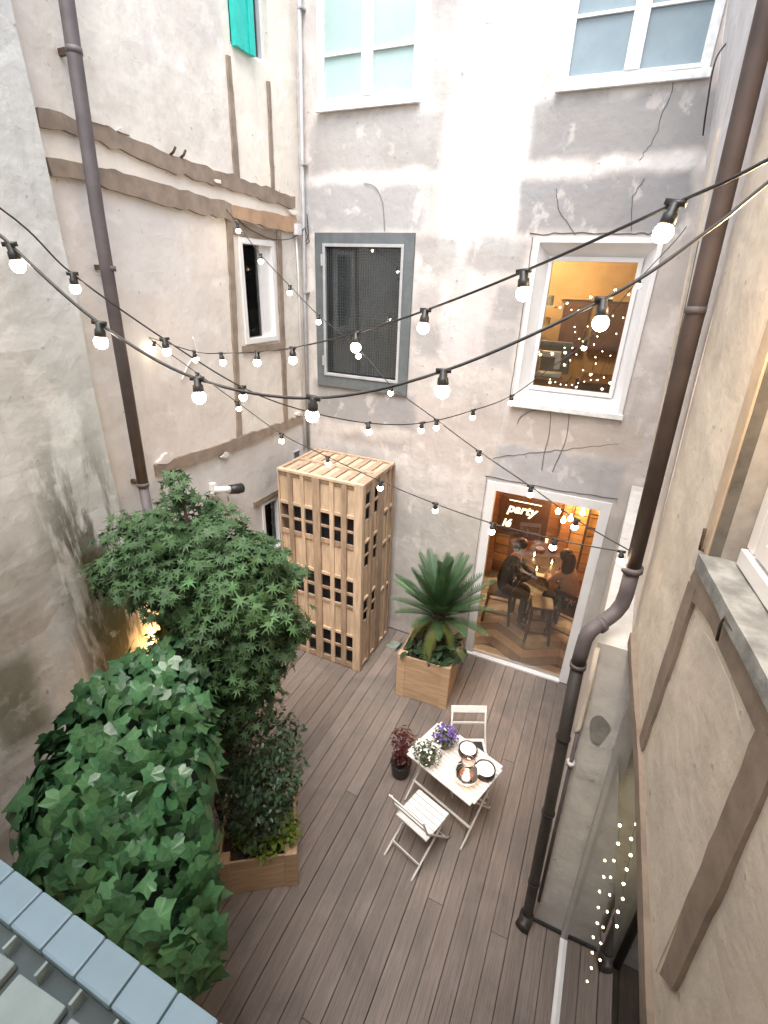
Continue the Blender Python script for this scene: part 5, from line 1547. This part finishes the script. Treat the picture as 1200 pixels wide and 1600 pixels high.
def chair(label, x, y, rz):
    t = thing('folding_chair', label, 'chair', (x, y, 0), rz, group='white folding chairs at the table')
    w2 = 0.195
    for k in range(6):
        y0 = -0.19 + k * 0.062
        part('slat', MB().box(-w2 + 0.005, w2 - 0.005, y0, y0 + 0.056, 0.425, 0.440), M['white_wood'], t, bevel=0.003)
    for s_ in (-1, 1):
        part('seat_rail', MB().bar((s_ * (w2 - 0.03), -0.185, 0.415), (s_ * (w2 - 0.03), 0.19, 0.415), 0.02, 0.018), M['white_metal'], t)
        part('back_leg', MB().tube([(s_ * w2, 0.24, 0.010), (s_ * w2, 0.19, 0.05), (s_ * w2, -0.12, 0.46), (s_ * w2, -0.20, 0.56), (s_ * (w2 - 0.005), -0.278, 0.80)], 0.0115, 8), M['white_metal'], t, smooth=True)
        part('front_leg', MB().tube([(s_ * (w2 - 0.022), 0.17, 0.415), (s_ * (w2 - 0.022), -0.35, 0.012), (s_ * (w2 - 0.022), -0.36, 0.011)], 0.011, 8), M['white_metal'], t, smooth=True)
    part('top_rail', MB().box(-w2 - 0.01, w2 + 0.01, -0.007, 0.007, -0.04, 0.04, Matrix.Translation((0, -0.288, 0.80)) @ Matrix.Rotation(R(24), 4, 'X')), M['white_wood'], t, bevel=0.005)
    part('back_rail', MB().bar((-w2, -0.232, 0.645), (w2, -0.232, 0.645), 0.012, 0.026), M['white_wood'], t)
    part('stretcher', MB().bar((-w2 + 0.022, -0.24, 0.10), (w2 - 0.022, -0.24, 0.10), 0.012, 0.03), M['white_metal'], t)
    part('stretcher', MB().bar((-w2, 0.16, 0.09), (w2, 0.16, 0.09), 0.01, 0.02), M['white_metal'], t)
    return t
chair('white slatted folding chair in front of the table with its back to the viewer', -0.815, 3.10, math.atan2(-0.3, 0.95))
chair('white folding chair behind the table facing the viewer', -0.585, 3.985, math.atan2(0.18, 0.37) + math.pi)
solo('seat_cushion', MB().box(-0.15, 0.15, -0.14, 0.14, 0, 0.04, Matrix.Translation((-0.575, 3.97, 0.441)) @ Matrix.Rotation(0.45, 4, 'Z')), M['blackp'],
     'black cushion on the folding chair behind the table', 'cushion', (-0.575, 3.97, 0.441), bevel=0.012)

M['bowl'] = plain('dark_bronze', (0.045, 0.032, 0.028), 0.4, 0.2, 10, metal=0.3)
def candle_bowl(x, y, lab, r_=0.105):
    t = thing('candle_bowl', lab, 'candle', (x, y, TZ), group='round candle bowls on the table')
    part('bowl', MB().lathe([(r_ * 0.88, 0.0), (r_, 0.02), (r_, 0.082), (r_ - 0.008, 0.086), (r_ - 0.014, 0.070)], n=32), M['bowl'], t, smooth=True)
    part('wax', MB().lathe([(r_ - 0.015, 0.060), (r_ - 0.015, 0.0755), (0.002, 0.077)], n=32), M['wax'], t)
    for k in range(3):
        a = k * 2.1
        part('wick', MB().tube([(0.03 * math.cos(a), 0.03 * math.sin(a), 0.076), (0.03 * math.cos(a), 0.03 * math.sin(a), 0.085)], 0.002, 5), M['blackp'], t)
    return t
candle_bowl(-0.575, 3.73, 'dark round bowl of cream wax nearer to the purple flowers', 0.098)
candle_bowl(-0.355, 3.575, 'dark round bowl of cream wax at the right corner of the table', 0.104)
gl = thing('glass_lantern', 'rose tinted glass lantern with a burning candle on the table', 'lantern', (-0.505, 3.415, TZ))
M['rose'] = glass('rose_glass', (0.93, 0.78, 0.74), 0.5)
prof = [(0.045, 0.004), (0.085, 0.02), (0.118, 0.08), (0.120, 0.13), (0.095, 0.20), (0.062, 0.235), (0.055, 0.26), (0.066, 0.285)]
gm = MB(); n = 28
for (r_, z) in prof:
    for k in range(n):
        a = 2 * math.pi * k / n
        gm.v.append((r_ * math.cos(a), r_ * math.sin(a), z))
for i_ in range(len(prof) - 1):
    for k in range(n):
        gm.f.append((i_ * n + k, i_ * n + (k + 1) % n, (i_ + 1) * n + (k + 1) % n, (i_ + 1) * n + k))
gm.f.append(tuple(reversed(range(n))))
gv = part('glass_vessel', gm, M['rose'], gl, smooth=True)
part('rim', MB().tube([(0.066 * math.cos(2 * math.pi * k / 20), 0.066 * math.sin(2 * math.pi * k / 20), 0.285) for k in range(21)], 0.004, 6), M['rose'], gl, smooth=True)
part('tea_candle', MB().lathe([(0.038, 0.006), (0.038, 0.05), (0.002, 0.052)], n=18), M['wax'], gl)
part('flame', MB().lathe([(0.002, 0.055), (0.011, 0.07), (0.009, 0.085), (0.001, 0.115)], n=10), M['flame'], gl, smooth=True)
pt('lantern_glow', (-0.505, 3.415, TZ + 0.12), 0.35, (1, 0.6, 0.3), 0.03)

def flowers(name, label, x, y, petal, n, spread, h_, r_leaf):
    t = thing(name, label, 'flower pot', (x, y, TZ))
    part('pot', MB().lathe([(0.05, 0.0), (0.068, 0.005), (0.08, 0.10), (0.082, 0.105), (0.07, 0.10)], n=18), M['terracotta'], t, smooth=True)
    smp = ell((x, y, TZ + 0.14), (spread, spread, 0.09), 420, 0.035, rng, 0.2, 0.7, 0.5)
    big = leaf_fan(OVAL); bv = [Vector(v) for v in big.v]; q = MB()
    for p, nn, s, tl in smp:
        m = leaf_matrix(p - Vector((x, y, TZ)), nn, s, tilt=tl, rng=rng)
        o = len(q.v); q.v += [tuple(m @ v) for v in bv]; q.f += [tuple(k + o for k in f) for f in big.f]
    part('foliage', q, M['flower_leaf'], t, kind='stuff')
    pet = MB()
    for k in range(5):
        a = 2 * math.pi * k / 5
        c, s_ = math.cos(a), math.sin(a)
        pet.add([(0, 0, 0), (0.006 * c - 0.006 * s_, 0.006 * s_ + 0.006 * c, 0.002), (0.015 * c, 0.015 * s_, 0.004), (0.006 * c + 0.006 * s_, 0.006 * s_ - 0.006 * c, 0.002)], [(0, 1, 2, 3)])
    pme = mesh_of(pet, 'blossom', M[petal])
    for k in range(n):
        a = rng.uniform(0, 2 * math.pi); rr = spread * rng.uniform(0.25, 1.08)
        z = h_ + 0.10 * (1 - (rr / spread) ** 2) + rng.uniform(-0.02, 0.03)
        inst('blossom', pme, t, Matrix.Translation((rr * math.cos(a), rr * math.sin(a), z)) @ Matrix.Rotation(rng.uniform(-0.7, 0.7), 4, 'X') @ Matrix.Rotation(rng.uniform(-0.7, 0.7), 4, 'Y') @ Matrix.Scale(rng.uniform(0.8, 1.3), 4))
    return t
M['flower_leaf'] = leaf_mat('herb_leaf', (0.07, 0.10, 0.05), (0.13, 0.17, 0.09), 0.6, stuff=True)
flowers('white_flower_pot', 'pot of small white blossoms at the left end of the table', -0.93, 3.45, 'flower_w', 60, 0.155, 0.15, 0.03)
flowers('purple_flower_pot', 'pot of purple blossoms at the far edge of the table', -0.83, 3.72, 'flower_p', 110, 0.13, 0.14, 0.03)
shrub('red_floor_plant', 'dark red leaved plant on the deck left of the table', (-1.30, 3.72, 0.01),
      [((-1.29, 3.72, 0.52), (0.14, 0.14, 0.22), 230, 0.055), ((-1.29, 3.70, 0.28), (0.11, 0.11, 0.14), 140, 0.05)], 'red', OVAL, 'plant')
solo('dark_floor_pot', MB().lathe([(0.08, 0.0), (0.10, 0.01), (0.12, 0.19), (0.125, 0.20), (0.11, 0.19)], c=(-1.30, 3.72, 0.002), n=20), M['blackp'],
     'dark pot holding the red plant on the deck left of the table', 'pot', (-1.30, 3.72, 0.002), smooth=True)

# ------------------------------------------------------------------ string lights
sock = MB()
sock.lathe([(0.010, 0.004), (0.016, 0.0), (0.016, -0.022), (0.021, -0.026), (0.023, -0.050), (0.021, -0.056)], n=12)
sock.box(-0.030, 0.030, -0.009, 0.009, -0.007, 0.010)
SOCK = mesh_of(sock, 'socket', M['blackp'], False)
SOCK.polygons.foreach_set('use_smooth', [True] * len(SOCK.polygons))
gb = []
for k in range(9):
    a = math.pi * k / 8
    gb.append((max(0.002, 0.029 * math.sin(a) if k else 0.018), -0.078 + 0.029 * math.cos(a)))
gb[0] = (0.017, -0.055)
GLOBE = mesh_of(MB().lathe(gb, n=14), 'bulb', M['bulb'], True)

def spline(P, sub=8):
    P = [Vector(p) for p in P]
    out = []
    for i_ in range(len(P) - 1):
        p0 = P[max(i_ - 1, 0)]; p1 = P[i_]; p2 = P[i_ + 1]; p3 = P[min(i_ + 2, len(P) - 1)]
        for k in range(sub):
            t = k / sub
            out.append(0.5 * ((2 * p1) + (p2 - p0) * t + (2 * p0 - 5 * p1 + 4 * p2 - p3) * t * t + (3 * p1 - p0 - 3 * p2 + p3) * t ** 3))
    out.append(P[-1])
    return out
def string_light(label, P, lamps, r_=0.0042):
    t = thing('string_light', label, 'string lights', tuple(P[0]), group='festoon strings across the courtyard')
    part('cable', MB().tube(spline(P), r_, 6), M['cable'], t, world=True, smooth=True)
    for i_ in lamps:
        if isinstance(i_, int):
            p = Vector(P[i_]); d = (Vector(P[min(i_ + 1, len(P) - 1)]) - Vector(P[max(i_ - 1, 0)]))
        else:
            a = int(i_); f = i_ - a
            p = Vector(P[a]).lerp(Vector(P[a + 1]), f); d = Vector(P[a + 1]) - Vector(P[a])
        az = math.atan2(d.y, d.x)
        m = Matrix.Translation(p - Vector(P[0])) @ Matrix.Rotation(az, 4, 'Z') @ Matrix.Rotation(random.uniform(-0.22, 0.22), 4, 'X') @ Matrix.Rotation(random.uniform(-0.15, 0.15), 4, 'Y')
        s = inst('socket', SOCK, t, m @ Matrix.Scale(0.78, 4))
        inst('bulb', GLOBE, s, Matrix.Identity(4))
    return t
SA = [(-3.1, -0.395, 6.25), (-2.56, 0.9, 5.78), (-2.378, 1.458, 5.404), (-2.273, 1.634, 5.173), (-2.098, 1.932, 4.887), (-1.906, 2.258, 4.617), (-1.722, 2.569, 4.449), (-1.467, 3.002, 4.302), (-1.221, 3.42, 4.242), (-0.957, 3.867, 4.282), (-0.738, 4.239, 4.359), (-0.512, 4.622, 4.556), (-0.288, 5.002, 4.763), (0.034, 5.548, 5.291), (0.26, 5.93, 5.62), (0.33, 6.05, 5.75)]
string_light('bulb string from the upper left edge to the far right corner over the window', SA, [3, 4, 5, 7, 8, 9, 10, 12, 13])
SB = [(-3.6, 0.60, 6.6), (-2.4, 0.96, 5.75), (-1.858, 1.116, 5.285), (-1.831, 1.124, 5.258), (-1.577, 1.192, 5.036), (-1.263, 1.276, 4.877), (-0.875, 1.381, 4.841), (-0.475, 1.489, 4.953), (-0.069, 1.598, 5.171), (0.134, 1.653, 5.334), (0.243, 1.682, 5.446), (0.50, 1.75, 5.72)]
string_light('lowest and nearest bulb string with the largest globes', SB, [3, 4, 5, 6, 7, 8], 0.0052)
SC = [(-3.975, 3.487, 4.637), (-2.936, 2.968, 4.653), (-2.466, 2.735, 4.704), (-1.959, 2.485, 4.781), (-1.577, 2.296, 4.853), (-1.064, 2.041, 4.983), (-0.679, 1.851, 5.102), (-0.309, 1.668, 5.236), (0.047, 1.492, 5.382), (0.193, 1.419, 5.446), (0.50, 1.27, 5.62)]
string_light('bulb string climbing from the left wall to the upper right edge', SC, [1, 2, 3, 4, 5, 6, 7, 8, 9.5])
pl_ = pt('festoon_glow', (0.36, 1.75, 5.30), 10, (1, 0.66, 0.36), 0.03)
SD = [(-3.975, 4.691, 5.805), (-3.767, 4.606, 5.653), (-3.4, 4.467, 5.376), (-2.953, 4.298, 5.111), (-2.557, 4.149, 4.886), (-2.04, 3.953, 4.652), (-1.65, 3.806, 4.405), (-1.181, 3.629, 4.225), (-0.788, 3.48, 4.079), (-0.363, 3.319, 3.942), (-0.025, 3.192, 3.821), (0.31, 3.063, 3.745)]
string_light('bulb string falling from the upper left beam to the right rain pipe', SD, [1, 2, 3, 4, 5, 6, 7, 8, 9, 10])
SE = [(-3.975, 3.494, 4.64), (-3.93, 3.494, 4.60), (-3.395, 3.438, 4.38), (-2.932, 3.39, 4.189), (-2.44, 3.339, 3.991), (-1.964, 3.29, 3.885), (-1.462, 3.238, 3.791), (-0.996, 3.19, 3.723), (-0.552, 3.144, 3.687), (-0.124, 3.099, 3.692), (0.27, 3.057, 3.728)]
string_light('lowest bulb string from the left wall to the rain pipe above the cabinet', SE, [1, 2, 3, 4, 5, 6, 7, 8, 9, 10])
solo('supply_cable', MB().tube(spline([(-3.975, 4.69, 5.81), (-3.96, 5.0, 5.66), (-3.955, 5.4, 5.58), (-3.95, 5.75, 5.60), (-3.93, 5.93, 5.66)]), 0.005, 5), M['cable'],
     'thin black supply cable sagging over the small white window on the left', 'cable', (-3.975, 4.69, 5.81), smooth=True)
solo('hanging_wire', MB().tube(spline([(0.27, 6.0, 7.4), (0.30, 5.9, 7.1), (0.22, 5.8, 6.9), (0.24, 5.8, 6.6), (0.27, 5.9, 6.42)]), 0.007, 5), M['cable'],
     'loose black wire hanging at the upper right corner', 'wire', (0.27, 6.0, 6.4), smooth=True)
for o in bpy.data.objects:
    if '_m' in o: del o['_m']
